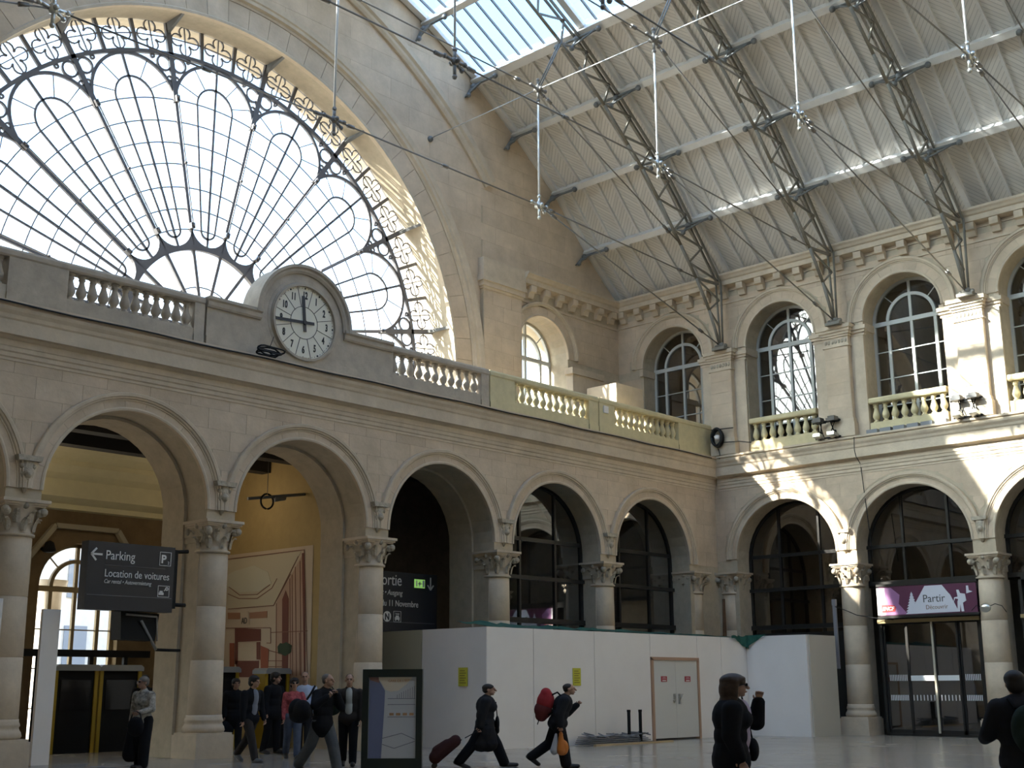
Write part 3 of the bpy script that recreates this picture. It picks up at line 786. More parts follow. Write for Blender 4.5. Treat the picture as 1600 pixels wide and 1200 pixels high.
for a in ribs:
    if a < 0 or a > pi: continue
    g = MB(); rbar(g, 0.2, 7.4, a, .10, -.03, .06); rbar(g, 3.2, 7.4, a, .03, .16, .2); rbar(g, 7.3, RO, a, .17, -.03, .08)
    rbar(g, 3.2, 3.38, a, .13, 0, .2); rbar(g, 7.3, 7.5, a, .12, 0, .2)
    for rr in (7.42, 5.3, 3.3): g.ball((rr*cos(a), .19, rr*sin(a)), .055, 6, 4, f=FW)
    g.build('main_rib', IRON_FAN, fan)
    # triangular bracket out to the stone face
    q = MB(); c, s_ = cos(a), sin(a); t = .05
    A, B, Cc = (RO-.05, .08), (RO-.45, .08), (RO-.12, 1.1)
    vs = []
    for dt in (-t, t):
        for r, w in (A, B, Cc): vs.append((r*c-dt*s_, w, r*s_+dt*c))
    q.add(vs, [(0, 1, 2), (5, 4, 3), (0, 3, 4, 1), (1, 4, 5, 2), (2, 5, 3, 0)], f=FW)
    q.build('bracket', IRON, fan)
# band dividers and quatrefoils
qf = MB()
rm = (RO-.1+RI+.06)/2; s_ = .235
def qarc(g, cx, cz, r, a0, a1, n=10, th=.038):
    g.arc(cx, cz, [(r-th/2, -.02), (r-th/2, .03), (r+th/2, .03), (r+th/2, -.02)], a0, a1, n, f=None)
for k in range(4):
    t = k*pi/2; cx, cz = .30*cos(t), .29*sin(t)
    qarc(qf, cx, cz, .2, t-rad(142), t+rad(142))
qf.box(-.56, .56, -.02, .03, -.014, .014); qf.box(-.014, .014, -.02, .03, -.5, .5)
qme = bpy.data.meshes.new('quatrefoil'); qme.from_pydata([(x, -y, z) for x, y, z in qf.v], [], qf.f); qme.materials.append(IRON_FAN)
pc = bpy.data.meshes.new('pane'); pc.from_pydata([(-.66, .03, -.55), (.66, .03, -.55), (.66, .03, .55), (-.66, .03, .55)], [], [(0, 1, 2, 3)]); pc.materials.append(GLASS)
for k in range(24):
    a = rad(7.5*(k+.5)); o = inst('quatrefoil', qme, fan, loc=(rm*cos(a), 0, rm*sin(a))); o.rotation_euler = (0, pi/2-a, 0)
    o = inst('pane', pc, fan, loc=(rm*cos(a), 0, rm*sin(a))); o.rotation_euler = (0, pi/2-a, 0)
for k in range(0, 25):
    if k % 3 == 1.5: continue
    a = rad(7.5*k)
    if any(abs(a-r) < .01 for r in ribs): continue
    # three cells per sector: dividers fall at +-3.75 degrees from the petal axis
for rr in ribs:
    for d in (7.5, 15):
        a = rr+rad(d)
        if 0 <= a <= pi:
            g = MB(); rbar(g, RI, RO, a, .12, -.03, .05); g.build('band_divider', IRON_FAN, fan)
# re-seat the quatrefoils to the sectors
quats = [o for o in fan.children if o.name.startswith('quatrefoil')]; pn = [o for o in fan.children if o.name.startswith('pane')]
aa = [rr+rad(d) for rr in ribs for d in (3.75, 11.25, 18.75) if 0 < rr+rad(d) < pi]
for i, (q, p_) in enumerate(zip(quats, pn)):
    a = aa[i] if i < len(aa) else aa[-1]
    for o in (q, p_): o.location = (rm*cos(a), 0, rm*sin(a)); o.rotation_euler = (0, pi/2-a, 0)
# petals
def petal_curve(rc, rad_top, r_lo, half_lo, n=14):
    """outline in (along-axis r, across q) : top semicircle about rc, straight to a bottom semicircle about r_lo"""
    P = [(rc+rad_top*sin(t), rad_top*cos(t)) for t in [pi*k/n for k in range(n+1)]]
    Q = [(r_lo-half_lo*sin(t), -half_lo*cos(t)) for t in [pi*k/n for k in range(n+1)]]
    return P+Q
def toxy(r, q, a): return (r*cos(a)-q*sin(a), r*sin(a)+q*cos(a))
def ribbon(g, pts, a, wd, w0, w1, closed=False):
    XY = [toxy(r, q, a) for r, q in pts]
    n = len(XY); rings = []
    for i, (x, z) in enumerate(XY):
        p0 = XY[(i-1) % n] if (i > 0 or closed) else XY[i]; p1 = XY[(i+1) % n] if (i < n-1 or closed) else XY[i]
        dx, dz = p1[0]-p0[0], p1[1]-p0[1]; L = hypot(dx, dz) or 1; nx, nz = -dz/L*wd/2, dx/L*wd/2
        rings.append([(x-nx, w0, z-nz), (x-nx, w1, z-nz), (x+nx, w1, z+nz), (x+nx, w0, z+nz)])
    if closed: rings.append(rings[0])
    g.loft(rings, caps=not closed, smooth=False, f=FW)
axes = [rad(22.5*k) for k in range(0, 9)]
ringr = [3.2, 3.85, 4.55, 5.3, 5.98, 6.68, 7.4]
for a in axes:
    lowhalf = a < .01 or a > pi-.01
    g = MB(); P = [(7.36+1.46*sin(t), 1.46*cos(t)) for t in [pi*k/22 for k in range(23)]]
    if a < .01: P = [p for p in P if p[1] >= -0.01]
    if a > pi-.01: P = [p for p in P if p[1] <= 0.01]
    ribbon(g, P, a, .10, -.03, .05)
    g.build('petal_arch', IRON_FAN, fan)
    # spandrel rings either side of the petal crown
    g = MB()
    for sg in (-1, 1):
        aa_ = a+sg*rad(8.2)
        if not 0 < aa_ < pi: continue
        cx, cz = pol(8.56, a+sg*rad(9.45)); g.arc(cx, cz, [(.21, -.03), (.21, .05), (.27, .05), (.27, -.03)], 0, 2*pi, 16, f=FW, caps=False)
        cx, cz = pol(8.08, a+sg*rad(10.35)); g.arc(cx, cz, [(.05, -.03), (.05, .04), (.10, .04), (.10, -.03)], 0, 2*pi, 10, f=FW, caps=False)
        cx, cz = pol(8.76, a+sg*rad(7.0)); g.arc(cx, cz, [(.035, -.03), (.035, .04), (.085, .04), (.085, -.03)], 0, 2*pi, 10, f=FW, caps=False)
    g.build('spandrel_ring', IRON_FAN, fan)
    # inner loop
    g = MB(); P = petal_curve(7.42, .66, 3.22, .25)
    if a < .01: P = [p for p in P if p[1] >= -.02]
    if a > pi-.01: P = [p for p in P if p[1] <= .02]
    ribbon(g, P, a, .062, -.02, .03, closed=not lowhalf); g.build('inner_loop', IRON_FAN, fan)
    g = MB(); rbar(g, 2.6, 8.85, a, .08, -.02, .03); g.build('petal_stem', IRON_FAN, fan)
    # little radiating bars between loop and petal arch
    g = MB()
    for d in (20, 55, 125, 160):
        t = rad(d)
        if (a < .01 and d > 90) or (a > pi-.01 and d < 90): continue
        p0 = toxy(7.42+.66*sin(t), .66*cos(t), a); p1 = toxy(7.38+1.44*sin(t), 1.44*cos(t), a)
        g.tube((p0[0], 0, p0[1]), (p1[0], 0, p1[1]), .018, 5, f=FW)
    g.build('radiating_bar', IRON_FAN, fan)
    # scallop of the hub
    g = MB(); P = [(3.3-.62*sin(t), .62*cos(t)) for t in [pi*k/14 for k in range(15)]]
    if a < .01: P = [p for p in P if p[1] >= -.01]
    if a > pi-.01: P = [p for p in P if p[1] <= .01]
    out = [toxy(r, q, a) for r, q in P]
    inn = []
    for r, q in P:
        an = a+atan2(q, max(.1, r)) ; inn.append(pol(2.52, a+q/.62*rad(11.25) if abs(q) > .01 else a))
    vs = [(x, .09, z) for x, z in out]+[(x, .09, z) for x, z in inn]+[(x, -.05, z) for x, z in out]+[(x, -.05, z) for x, z in inn]
    n = len(out)
    fs = [(i, i+1, n+i+1, n+i) for i in range(n-1)]+[(2*n+i, 3*n+i, 3*n+i+1, 2*n+i+1) for i in range(n-1)]+[(i, 2*n+i, 2*n+i+1, i+1) for i in range(n-1)]+[(n+i, n+i+1, 3*n+i+1, 3*n+i) for i in range(n-1)]
    g.add(vs, fs, f=FW); g.build('hub_scallop', IRON_FAN, fan)
g = MB()
for r in ringr+[1.35]: annulus(g, r-.018, r+.018, -.008, .01, n=64)
g.build('glazing_rings', IRON_FAN, fan)
# panes of the petals: cells between rings, ribs, loop sides and stems
for a in axes:
    for sg in (-1, 1):
        if (a < .01 and sg < 0) or (a > pi-.01 and sg > 0): continue
        for r0, r1 in zip(ringr, ringr[1:]):
            def th(r): return atan2(.25+(r-3.22)/(7.42-3.22)*.41, r)
            for t0, t1, u0, u1 in ((0, 0, th(r0), th(r1)), (th(r0), th(r1), rad(11.25), rad(11.25))):
                q = [pol(r0, a+sg*t0), pol(r0, a+sg*u0), pol(r1, a+sg*u1), pol(r1, a+sg*t1)]
                g = MB(); g.add([(x, .0, z) for x, z in q], [(0, 1, 2, 3)], f=FW); g.build('pane', GLASS, fan)
        q = [pol(2.6, a), pol(2.6, a+sg*rad(11.25)), pol(3.2, a+sg*rad(11.25)), pol(3.2, a)]
        g = MB(); g.add([(x, .0, z) for x, z in q], [(0, 1, 2, 3)], f=FW); g.build('pane', GLASS, fan)
        q = [pol(7.4, a+sg*rad(11.25)*k/4) for k in range(5)]+[pol(RI, a+sg*rad(11.25)*k/4) for k in range(4, -1, -1)]
        g = MB(); g.add([(x, .0, z) for x, z in q], [tuple(range(10))], f=FW); g.build('pane', GLASS, fan)
for k in range(8):
    q = [(0, 0)]+[pol(2.6, rad(22.5*k+22.5*j/4)) for j in range(5)]
    g = MB(); g.add([(x, 0, z) for x, z in q], [tuple(range(6))], f=FW); g.build('pane', GLASS, fan)
# the part below the springing, mostly behind the parapet
g = MB()
for x in (-RO, -RI, -7.4, -5.3, -3.2, 0, 3.2, 5.3, 7.4, RI, RO): g.box(x-.06, x+.06, -.05, .1, -2.5, 0, f=FW)
for z in (-.02, -1.2, -2.4): g.box(-RO, RO, -.05, .1, z-.07, z+.07, f=FW)
g.build('lower_frame', IRON_FAN, fan)
for x0, x1 in zip((-RO, -RI, -7.4, -5.3, -3.2, 0, 3.2, 5.3, 7.4, RI), (-RI, -7.4, -5.3, -3.2, 0, 3.2, 5.3, 7.4, RI, RO)):
    g = MB(); g.add([(x0, 0, -2.4), (x1, 0, -2.4), (x1, 0, 0), (x0, 0, 0)], [(0, 1, 2, 3)], f=FW); g.build('pane', GLASS, fan)
# ================================================================ GLAZED OPENINGS
WN = [1]
def arched_window(F, uc, zb, zc, r, w, label, style='upper', mfr=FRAMEW, mgl=GLASS_DARK):
    WN[0] += 1
    rt = empty('window_%d' % WN[0], (0, 0, 0), label=label, kind='structure')
    fw = .1
    g = MB(); g.arc(uc, zc, [(r-fw, w-.06), (r-fw, w+.06), (r+.03, w+.06), (r+.03, w-.06)], 0, pi, 28, f=F)
    g.box(uc-r-.03, uc-r+fw, w-.06, w+.06, zb, zc, f=F); g.box(uc+r-fw, uc+r+.03, w-.06, w+.06, zb, zc, f=F); g.box(uc-r, uc+r, w-.06, w+.06, zb, zb+.12, f=F)
    g.build('frame', mfr, rt)
    us, zs_ = [], []
    if style == 'upper':
        ri = r*.60
        g = MB(); g.arc(uc, zc, [(ri-.05, w-.05), (ri-.05, w+.07), (ri+.06, w+.07), (ri+.06, w-.05)], 0, pi, 22, f=F); g.build('inner_arch', mfr, rt)
        g = MB(); g.box(uc-r, uc+r, w-.05, w+.07, zc-.13, zc+.03, f=F); g.build('transom', mfr, rt)
        for u in (uc-ri, uc+ri): g = MB(); g.box(u-.055, u+.055, w-.05, w+.06, zb, zc, f=F); g.build('mullion', mfr, rt)
        g = MB(); g.box(uc-.05, uc+.05, w-.05, w+.06, zb, zc+r-.05, f=F); g.build('mullion', mfr, rt)
        g = MB()
        for a in (45, 135): p = (uc+ri*cos(rad(a)), zc+ri*sin(rad(a))); q = (uc+(r-.05)*cos(rad(a)), zc+(r-.05)*sin(rad(a))); g.bar((p[0], w, p[1]), (q[0], w, q[1]), .035, .04, (0, 1, 0), f=F)
        hs = [zb+(zc-.1-zb)*k/4 for k in range(1, 4)]
        for z in hs: g.box(uc-r, uc+r, w-.02, w+.03, z-.018, z+.018, f=F)
        g.build('glazing_bars', mfr, rt)
        us = [uc-r, uc-ri, uc, uc+ri, uc+r]; zs_ = [zb]+hs+[zc-.08]
    else:   # big dark shop glazing
        for u in (uc-.45*r, uc+.35*r): g = MB(); g.box(u-.04, u+.04, w-.05, w+.06, zb, zc+sqrt(r*r-(u-uc)**2)-.03, f=F); g.build('mullion', mfr, rt)
        hs = [z for z in (3.75, 5.1, 6.35) if z > zb]
        for i, z in enumerate(hs):
            h = r if z < zc else sqrt(max(0, r*r-(z-zc)**2)); g = MB(); g.box(uc-h, uc+h, w-.05, w+(.14 if i < 2 else .06), z-(.1 if i == 0 else .06), z+.06, f=F); g.build('transom', mfr, rt)
        us = [uc-r, uc-.45*r, uc+.35*r, uc+r]; zs_ = [zb]+[z for z in hs if z < zc]+[zc]
    for a, b in zip(us, us[1:]):
        for c, d in zip(zs_, zs_[1:]):
            if d-c < .05: continue
            g = MB(); g.add([(a, w, c), (b, w, c), (b, w, d), (a, w, d)], [(0, 1, 2, 3)], f=F); g.build('pane', mgl, rt)
    z0 = zs_[-1]
    segs = [(0, pi/4), (pi/4, pi/2), (pi/2, 3*pi/4), (3*pi/4, pi)] if style == 'upper' else [(0, pi)]
    for a, b in segs:
        P = [(uc, z0)] if style == 'upper' else []
        P += [(uc+r*cos(a+(b-a)*k/10), max(z0, zc+r*sin(a+(b-a)*k/10))) for k in range(11)]
        g = MB(); g.add([(p, w, q) for p, q in P], [tuple(range(len(P)))], f=F); g.build('pane', mgl, rt)
    return rt
ul = ['upper arched window nearest the corner, behind the balustrade', 'upper arched window with the white reflection, above the first arch of the right wall',
      'upper arched window between the two floodlight brackets', 'upper arched window at the photo edge, half cut off']
for i, c in enumerate(UC[:5]):
    arched_window(FB, c, 10.3, ZU, RU, -.8, ul[i] if i < 4 else 'upper arched window past the photo edge')
arched_window(FG, WU, 10.3, ZU, WR_, -1.0, 'bright arched window in the gable wing beside the big pilaster', mgl=GLASS)
ll = ['dark glazed arch at the corner end of the left arcade', 'dark glazed arch of the left arcade, second from the corner']
for i, c in enumerate(AC[:2]): arched_window(FA, c, 3.2, ZA, RA, -.85, ll[i], 'shop', FRAMED)
lb = ['dark glazed arch of the right wall above the white hoarding', 'dark glazed arch above the purple banner', 'dark glazed arch at the photo edge', 'dark glazed arch of the right wall past the photo edge']
for i, c in enumerate(BC[:4]): arched_window(FB, c, 3.4 if i == 0 else 4.95, ZB_, RB, -.85, lb[i], 'shop', FRAMED)
g = MB()
for c in AC[:2]: g.box(c-RA, c+RA, -.9, -.8, 0, 3.2, f=FA)
for c in (BC[0], ): g.box(c-RB, c+RB, -.9, -.8, 0, 3.4, f=FB)
g.build('wall_shopfront_base', FRAMED, kind='structure')

# entrance doors under the banner (second arch of the right wall)
def entrance(n, c, label):
    rt = empty('door_%d' % n, (0, 0, 0), label=label, kind='structure'); w = -.45; h = 3.75
    L, R = c+1.62, c-1.95
    g = MB(); g.box(R, R+.1, w-.1, w+.1, 0, 5, f=FB); g.box(L-.1, L, w-.1, w+.1, 0, 5, f=FB); g.box(R, L, w-.12, w+.15, h, h+.16, f=FB); g.box(R, L, w-.1, w+.1, 4.9, 5.1, f=FB); g.box(R, L, w-.1, w+.1, 0, .08, f=FB)
    g.build('door_frame', FRAMED, rt)
    g = MB(); g.box(R, L, w+.1, w+.2, h-.06, h+.06, f=FB); g.build('gold_rail', mat('brass_trim', (.45, .36, .2), .35, metal=.7), rt)
    es = [L-.1, L-.95, L-1.9, L-2.75, R+.1]
    for i, (a, b) in enumerate(zip(es, es[1:])):
        q = empty('door_leaf', (0, 0, 0), parent=rt); dw = .06 if i in (1, 2) else 0
        g = MB(); g.add([(a, w+dw, .1), (b, w+dw, .1), (b, w+dw, h-.05), (a, w+dw, h-.05)], [(0, 1, 2, 3)], f=FB); g.build('pane', GLASS_DARK, q)
        g = MB(); g.box(b, b+.06, w+dw-.03, w+dw+.03, .05, h, f=FB); g.box(a-.06, a, w+dw-.03, w+dw+.03, .05, h, f=FB); g.box(b, a, w+dw-.03, w+dw+.03, .05, .2, f=FB); g.box(b, a, w+dw-.03, w+dw+.03, h-.12, h, f=FB); g.build('stile', FRAMED, q)
        if i == 1: g = MB(); g.box(b-.02, b+.05, w+dw+.03, w+dw+.06, .1, h, f=FB); g.build('pale_stile', mat('pale_stile', (.5, .46, .36), .4), q)
        g = MB(); k = b+.1
        if i in (1, 2): g.box(b+.06, a-.06, w+dw+.01, w+dw+.02, 1.78, 1.95, f=FB)
        else:
            while k < a-.1: g.box(k, k+.025, w+dw+.01, w+dw+.02, 1.78, 1.98, f=FB); k += .06
        k = b+.1; st = .06 if i in (0, 3) else .12
        while k < a-.1: g.box(k, k+.03, w+dw+.01, w+dw+.02, 1.14, 1.32, f=FB); k += st
        g.build('safety_stripes', mat('frosted_print', (.75, .78, .78), .5), q)
    return rt
entrance(1, BC[1], 'sliding glass entrance doors below the purple banner')
entrance(2, BC[2], 'sliding glass entrance doors past the photo edge')

# ================================================================ VESTIBULE BEHIND THE ARCADE
g = MB()
VX0, VX1, VY = -33.0, -17.3, 8.0
vw = (-23.25, 1.45, 4.55)   # window centre, radius, spring
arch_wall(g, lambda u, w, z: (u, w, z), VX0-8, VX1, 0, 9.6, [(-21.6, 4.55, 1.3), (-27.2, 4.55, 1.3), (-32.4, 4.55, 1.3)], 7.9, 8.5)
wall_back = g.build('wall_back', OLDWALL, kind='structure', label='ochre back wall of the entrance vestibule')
g = MB()
pr = [(8.0, 6.75), (7.75, 6.8), (7.75, 6.95), (7.6, 7.0), (7.35, 7.1), (7.35, 7.6), (7.1, 7.75), (6.9, 7.95), (6.9, 8.1), (6.5, 8.25), (6.2, 8.55), (8.0, 8.6)]
g.loft([[(x, y, z) for y, z in pr] for x in (-41, VX1)], smooth=False)
g.build('ceiling_cove', mat('cream_plaster', (.72, .66, .42), .8, noise=.06), wall_back)
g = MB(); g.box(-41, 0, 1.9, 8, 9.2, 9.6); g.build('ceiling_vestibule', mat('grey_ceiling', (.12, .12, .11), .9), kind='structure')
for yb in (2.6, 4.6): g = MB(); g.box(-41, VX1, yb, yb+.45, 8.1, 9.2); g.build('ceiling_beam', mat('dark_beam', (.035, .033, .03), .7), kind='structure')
# partition with the mural
g = MB(); g.box(-17.35, -17.1, 1.9, 8.0, 0, 9.3); pw = g.build('wall_partition', mat('yellow_ochre_paint', (.50, .37, .165), .8, noise=.08), kind='structure')
g = MB(); g.box(-41.2, -41, 0, 8, 0, 9.6); g.build('wall_vestibule_far', OLDWALL, kind='structure')
# windows of the back wall
def FV(u, w, z): return (u, 8.15-w, z)
CR = mat('ochre_window_wood', (.33, .25, .13), .6)
arched_window(FV, -21.6, 0.0, 4.55, 1.3, -.1, 'arched vestibule window with daylight behind the parking sign', 'upper', CR, GLASS)
arched_window(FV, -27.2, 0.0, 4.55, 1.3, -.1, 'arched vestibule window hidden behind the leftmost column', 'upper', CR, GLASS)
g = MB()
P8 = [(-1.75, 0), (-1.75, .75), (-1.0, 1.75), (1.0, 1.75), (1.75, .75), (1.75, 0)]
for a, b in zip(P8, P8[1:]): g.bar((-21.6+a[0], 7.8, 4.55+a[1]), (-21.6+b[0], 7.8, 4.55+b[1]), .14, .2, (0, 1, 0))
g.build('window_surround', mat('pale_surround', (.40, .36, .26), .8), wall_back)
# lamps of the vestibule
for x, y in ((-24.5, 5.2), (-19.2, 4.6), (-30, 5)):
    ld = bpy.data.lights.new('vestibule_lamp', 'POINT'); ld.energy = 12; ld.color = (1, .8, .55); ld.shadow_soft_size = .25
    lo = bpy.data.objects.new('vestibule_lamp', ld); COL.objects.link(lo); lo.location = (x, y, 7.2)
# dark lintel bar across the vestibule window, with green light
g = MB(); g.box(-25, -19.4, 7.5, 7.65, 2.55, 2.75)
for x in (-24.4, -22.9, -21.3, -20.2): g.box(x-.06, x+.06, 7.5, 7.62, 0, 2.6)
g.build('screen_frame', BLACK, label='dark horizontal screen frame across the vestibule window', cat='frame')

# ================================================================ OUTSIDE
PALE = mat('pale_facade', (.62, .58, .52), .85, noise=.08)
for i, (x, l) in enumerate(((-20.9, 'sunlit portico column seen through the vestibule window'), (-26.5, 'portico column behind the leftmost arcade column'))):
    g = MB(); g.lathe([(.55, 0), (.55, .5), (.4, .6), (.38, 4.6), (.5, 4.75), (.55, 5)], (x, 11.2, 0), 20); g.build('portico_column', PALE, label=l, cat='column')
g = MB(); g.box(-45, 0, 8.5, 13.0, 7.2, 7.7); g.build('portico_roof', PALE, kind='structure')
rt = empty('building', (0, 0, 0), label='pale apartment building faintly seen through the fan window low behind the clock', cat='building')
g = MB(); g.box(-2, 45, 78, 92, 0, 29); g.build('wall', PALE, rt)
for i in range(8):
    for j in range(6):
        g = MB(); g.box(i*4+.5, i*4+1.9, 77.9, 78.02, 4+j*4.2, 6.4+j*4.2); g.build('window', mat('facade_window', (.2, .22, .25), .3), rt)
rt = empty('building', (0, 0, 0), label='pale stone building across the street seen through the vestibule window', cat='building')
g = MB(); g.box(-40, 0, 42, 50, 0, 14); g.build('wall', PALE, rt)
for i in range(9):
    for j in range(3):
        g = MB(); g.box(-38+i*4.2, -36.6+i*4.2, 41.9, 42.02, 3+j*3.8, 5.2+j*3.8); g.build('window', mat('facade_window', (.2, .22, .25), .3), rt)
# ================================================================ COLUMNS
def column_parts(root, F0, zs, r=.43, drums=3, half=False):
    """built in local coordinates around the root: x along wall, y out"""
    zc = zs-.82
    g = MB(); g.box(-.53, .53, -.53, .53, 0, .55); g.box(-.5, .5, -.5, .5, .55, .6)
    g.lathe([(.49, .6), (.52, .66), (.5, .74), (.47, .78), (.45, .84), (.475, .88), (.465, .92), (.445, .96), (r+.01, 1.02)], n=28); g.build('base', STONE2, root)
    n = drums; z0 = 1.02
    for k in range(n):
        a = z0+(zc-z0)*k/n; b = z0+(zc-z0)*(k+1)/n; ra = r-.035*k/n; rb = r-.035*(k+1)/n
        g = MB(); g.lathe([(ra-.012, a), (ra, a+.012), (rb, b-.012), (rb-.012, b)], n=28); g.build('shaft_drum', STONE2, root)
    g = MB(); rt_ = r-.035
    g.lathe([(rt_, zc), (rt_+.05, zc+.02), (rt_+.05, zc+.07), (rt_+.0, zc+.09), (rt_-.01, zc+.2), (rt_+.02, zc+.5), (rt_+.1, zc+.66), (rt_+.12, zc+.7)], n=28)
    g.box(-.47, .47, -.47, .47, zc+.66, zc+.70); g.box(-.51, .51, -.51, .51, zc+.70, zc+.75); g.box(-.55, .55, -.55, .55, zc+.75, zs)
    g.build('capital', STONE2, root)
    g = MB()
    for k in range(16):
        t = 2*pi*k/16; z1 = zc+(.12 if k % 2 == 0 else .3); hh = .3
        rr = rt_+.03
        pts = []
        for s_, dz, wd in ((0, 0, .06), (.02, .12, .085), (.05, .22, .075), (.13, .29, .05), (.14, .25, .02)):
            rad_ = rr+s_; pts.append([(rad_*cos(t)-wd*sin(t), rad_*sin(t)+wd*cos(t), z1+dz), ((rad_+.04)*cos(t), (rad_+.04)*sin(t), z1+dz), (rad_*cos(t)+wd*sin(t), rad_*sin(t)-wd*cos(t), z1+dz)])
        g.loft(pts, smooth=False)
    for k in range(4):
        t = pi/4+k*pi/2; c = (.62*cos(t), .62*sin(t), zc+.56)
        g.ball(c, .1, 8, 5); g.ball((c[0]*.88, c[1]*.88, c[2]-.02), .1, 8, 5)
        g.ball((.47*cos(k*pi/2), .47*sin(k*pi/2), zc+.68), .08, 6, 4)
    g.build('acanthus_leaves', STONE_CARVED, root)
la = ['half-round column at the corner end of the left arcade, above the hoarding', 'round stone column between the two dark glazed arches of the left arcade',
      'round stone column between the dark glazed arch and the exit-sign arch', 'round stone column left of the exit sign, behind the poster stand',
      'round stone column right of the parking sign with whole base in view', 'leftmost round stone column beside the tall white panel', 'round stone column past the left edge of the photo']
for i, c in enumerate([-1.35]+AP[:6]):
    rt_ = empty('column', (c, .30, 0), label=la[i], cat='column', group='columns of the left arcade')
    column_parts(rt_, None, ZS_A)
lb_ = ['half-round column at the corner of the right wall beside the wooden plank', 'sunlit round column between the hoarding and the entrance doors', 'round column right of the entrance doors with small lamp box', 'round column of the right wall past the photo edge']
for i, c in enumerate([-.45]+BP[:3]):
    rt_ = empty('column', (.30, c, 0), rz=pi/2, label=lb_[i], cat='column', group='columns of the right wall')
    column_parts(rt_, None, ZS_B)

# ================================================================ BALUSTRADES
bal = MB(); bal.lathe([(.105, 0), (.105, .06), (.06, .08), (.08, .12), (.125, .2), (.13, .26), (.105, .35), (.07, .46), (.06, .53), (.085, .56), (.085, .59), (.06, .61), (.105, .63), (.105, .68)], n=10)
def balme(m):
    me = bpy.data.meshes.new('baluster'); me.from_pydata(bal.v, [], bal.f); me.polygons.foreach_set('use_smooth', bal.sm); me.materials.append(m); return me
BM = {'g': balme(GREYST), 'c': balme(CREAM)}
def balustrade(F, u0, u1, n, label, m='g', z0=10.13, w=-.15, ped=None, group='balustrades'):
    mm = GREYST if m == 'g' else CREAM
    rt_ = empty('balustrade', (0, 0, 0), label=label, cat='balustrade', group=group)
    a, b = min(u0, u1), max(u0, u1); pa, pb = (a, b) if ped is None else (min(a, *ped), max(b, *ped))
    g = MB(); g.extrude([(w-.17, z0+1.14), (w+.17, z0+1.14), (w+.2, z0+1.18), (w+.2, z0+1.28), (w+.16, z0+1.34), (w-.16, z0+1.34), (w-.2, z0+1.28), (w-.2, z0+1.18)], pa, pb, f=F); g.build('rail', mm, rt_)
    g = MB(); g.box(a, b, w-.16, w+.16, z0, z0+.46, f=F); g.build('plinth', mm, rt_)
    for k in range(n):
        u = a+(b-a)*(k+.5)/n; inst('baluster', BM[m], rt_, loc=F(u, w, z0+.46))
    if ped:
        for p in ((ped[0], ped[1]),):
            for x0, x1 in ((pa, a), (b, pb)):
                if x1-x0 > .05: g = MB(); g.box(x0, x1, w-.19, w+.18, z0, z0+1.14, f=F); g.box(x0, x1, w-.2, w+.2, z0, z0+.3, f=F); g.build('pedestal', mm, rt_)
    return rt_
balustrade(FA, -31.3, -28.15, 10, 'grey stone balustrade run at the left edge of the photo', ped=(-31.3, -26.75))
balustrade(FA, -26.7, -23.25, 12, 'grey stone balustrade run just left of the clock, under the fan window hub', ped=(-26.75, -22.95))
balustrade(FA, -16.5, -12.8, 11, 'grey stone balustrade run just right of the clock, sunlit between the balusters', ped=(-16.6, -12.45))
balustrade(FA, -11.25, -7.5, 11, 'cream light-tinted balustrade run below the gable wing window', 'c', ped=(-12.4, -7.0))
balustrade(FA, -6.1, -2.25, 12, 'cream light-tinted balustrade run nearest the corner', 'c', ped=(-6.95, -.0))
# cap block on the cream parapet
g = MB(); g.box(-6.75, -6.5, .05, .09, 10.95, 11.2, f=FA); g.build('junction_box', WHITE, label='small white junction box on the cream parapet pedestal', cat='junction box')
bl = ['cream balustrade under the upper window nearest the corner of the right wall', 'cream balustrade under the third upper window with grey blocks at its foot', 'cream balustrade at the photo edge beside the sunlit pilaster', 'cream balustrade past the photo edge']
for i, (c, n) in enumerate(((UC[1], 8), (UC[2], 8), (UC[3], 8), (UC[4], 8))):
    rt_ = balustrade(FB, c-1.42, c+1.42, n, bl[i], 'c', group='balustrades of the right wall', w=-.05)
    if i == 1:
        for k in range(6): g = MB(); x = c+1.25-k*.5; g.box(x-.2, x+.2, .16, .4, 10.15, 10.3, f=FB); g.build('lead_block', mat('grey_lead', (.22, .23, .25), .6), rt_)

# ================================================================ CLOCK AND ITS STONE SURROUND
CX, CZ = -19.83, 11.45
sur = empty('clock_surround', (0, 0, 0), label='arched grey stone surround that frames the clock on the parapet', cat='clock surround')
g = MB(); w0, w1 = -.5, .05
P = [(-22.9, 10.12), (-16.6, 10.12), (-16.6, 11.27), (CX+1.5, 11.27)]+[(CX+1.45*cos(t), CZ+1.45*sin(t)) for t in [pi*k/28 for k in range(29)] if CZ+1.45*sin(t) > 11.3]+[(CX-1.5, 11.27), (-22.9, 11.27)]
g.prism([(p, q) for p, q in P], .5, -.05, 1); g.build('block', GREYST, sur)
g = MB()
for a, b in ((-22.92, CX-1.42), (CX+1.42, -16.58)):
    g = MB(); g.extrude([(-.52, 11.22), (.1, 11.22), (.13, 11.27), (.13, 11.38), (.18, 11.42), (.18, 11.5), (-.52, 11.5)], a, b, f=FA); g.build('coping', GREYST, sur)
g = MB(); g.arc(CX, CZ, [(1.38, -.55), (1.38, .1), (1.44, .14), (1.5, .14), (1.54, .2), (1.62, .2), (1.62, -.55)], rad(-1), rad(181), 40, f=FA); g.build('hood_moulding', GREYST, sur)
g = MB(); g.arc(CX, CZ, [(1.04, 0), (1.04, .1), (1.05, .14), (1.1, .12), (1.12, .07), (1.2, .06), (1.2, 0)], 0, 2*pi, 48, f=FA, caps=False); g.build('ring_moulding', GREYST, sur)
g = MB(); g.box(-22.92, -16.58, -.5, .11, 10.12, 10.45, f=FA); g.build('plinth', GREYST, sur)
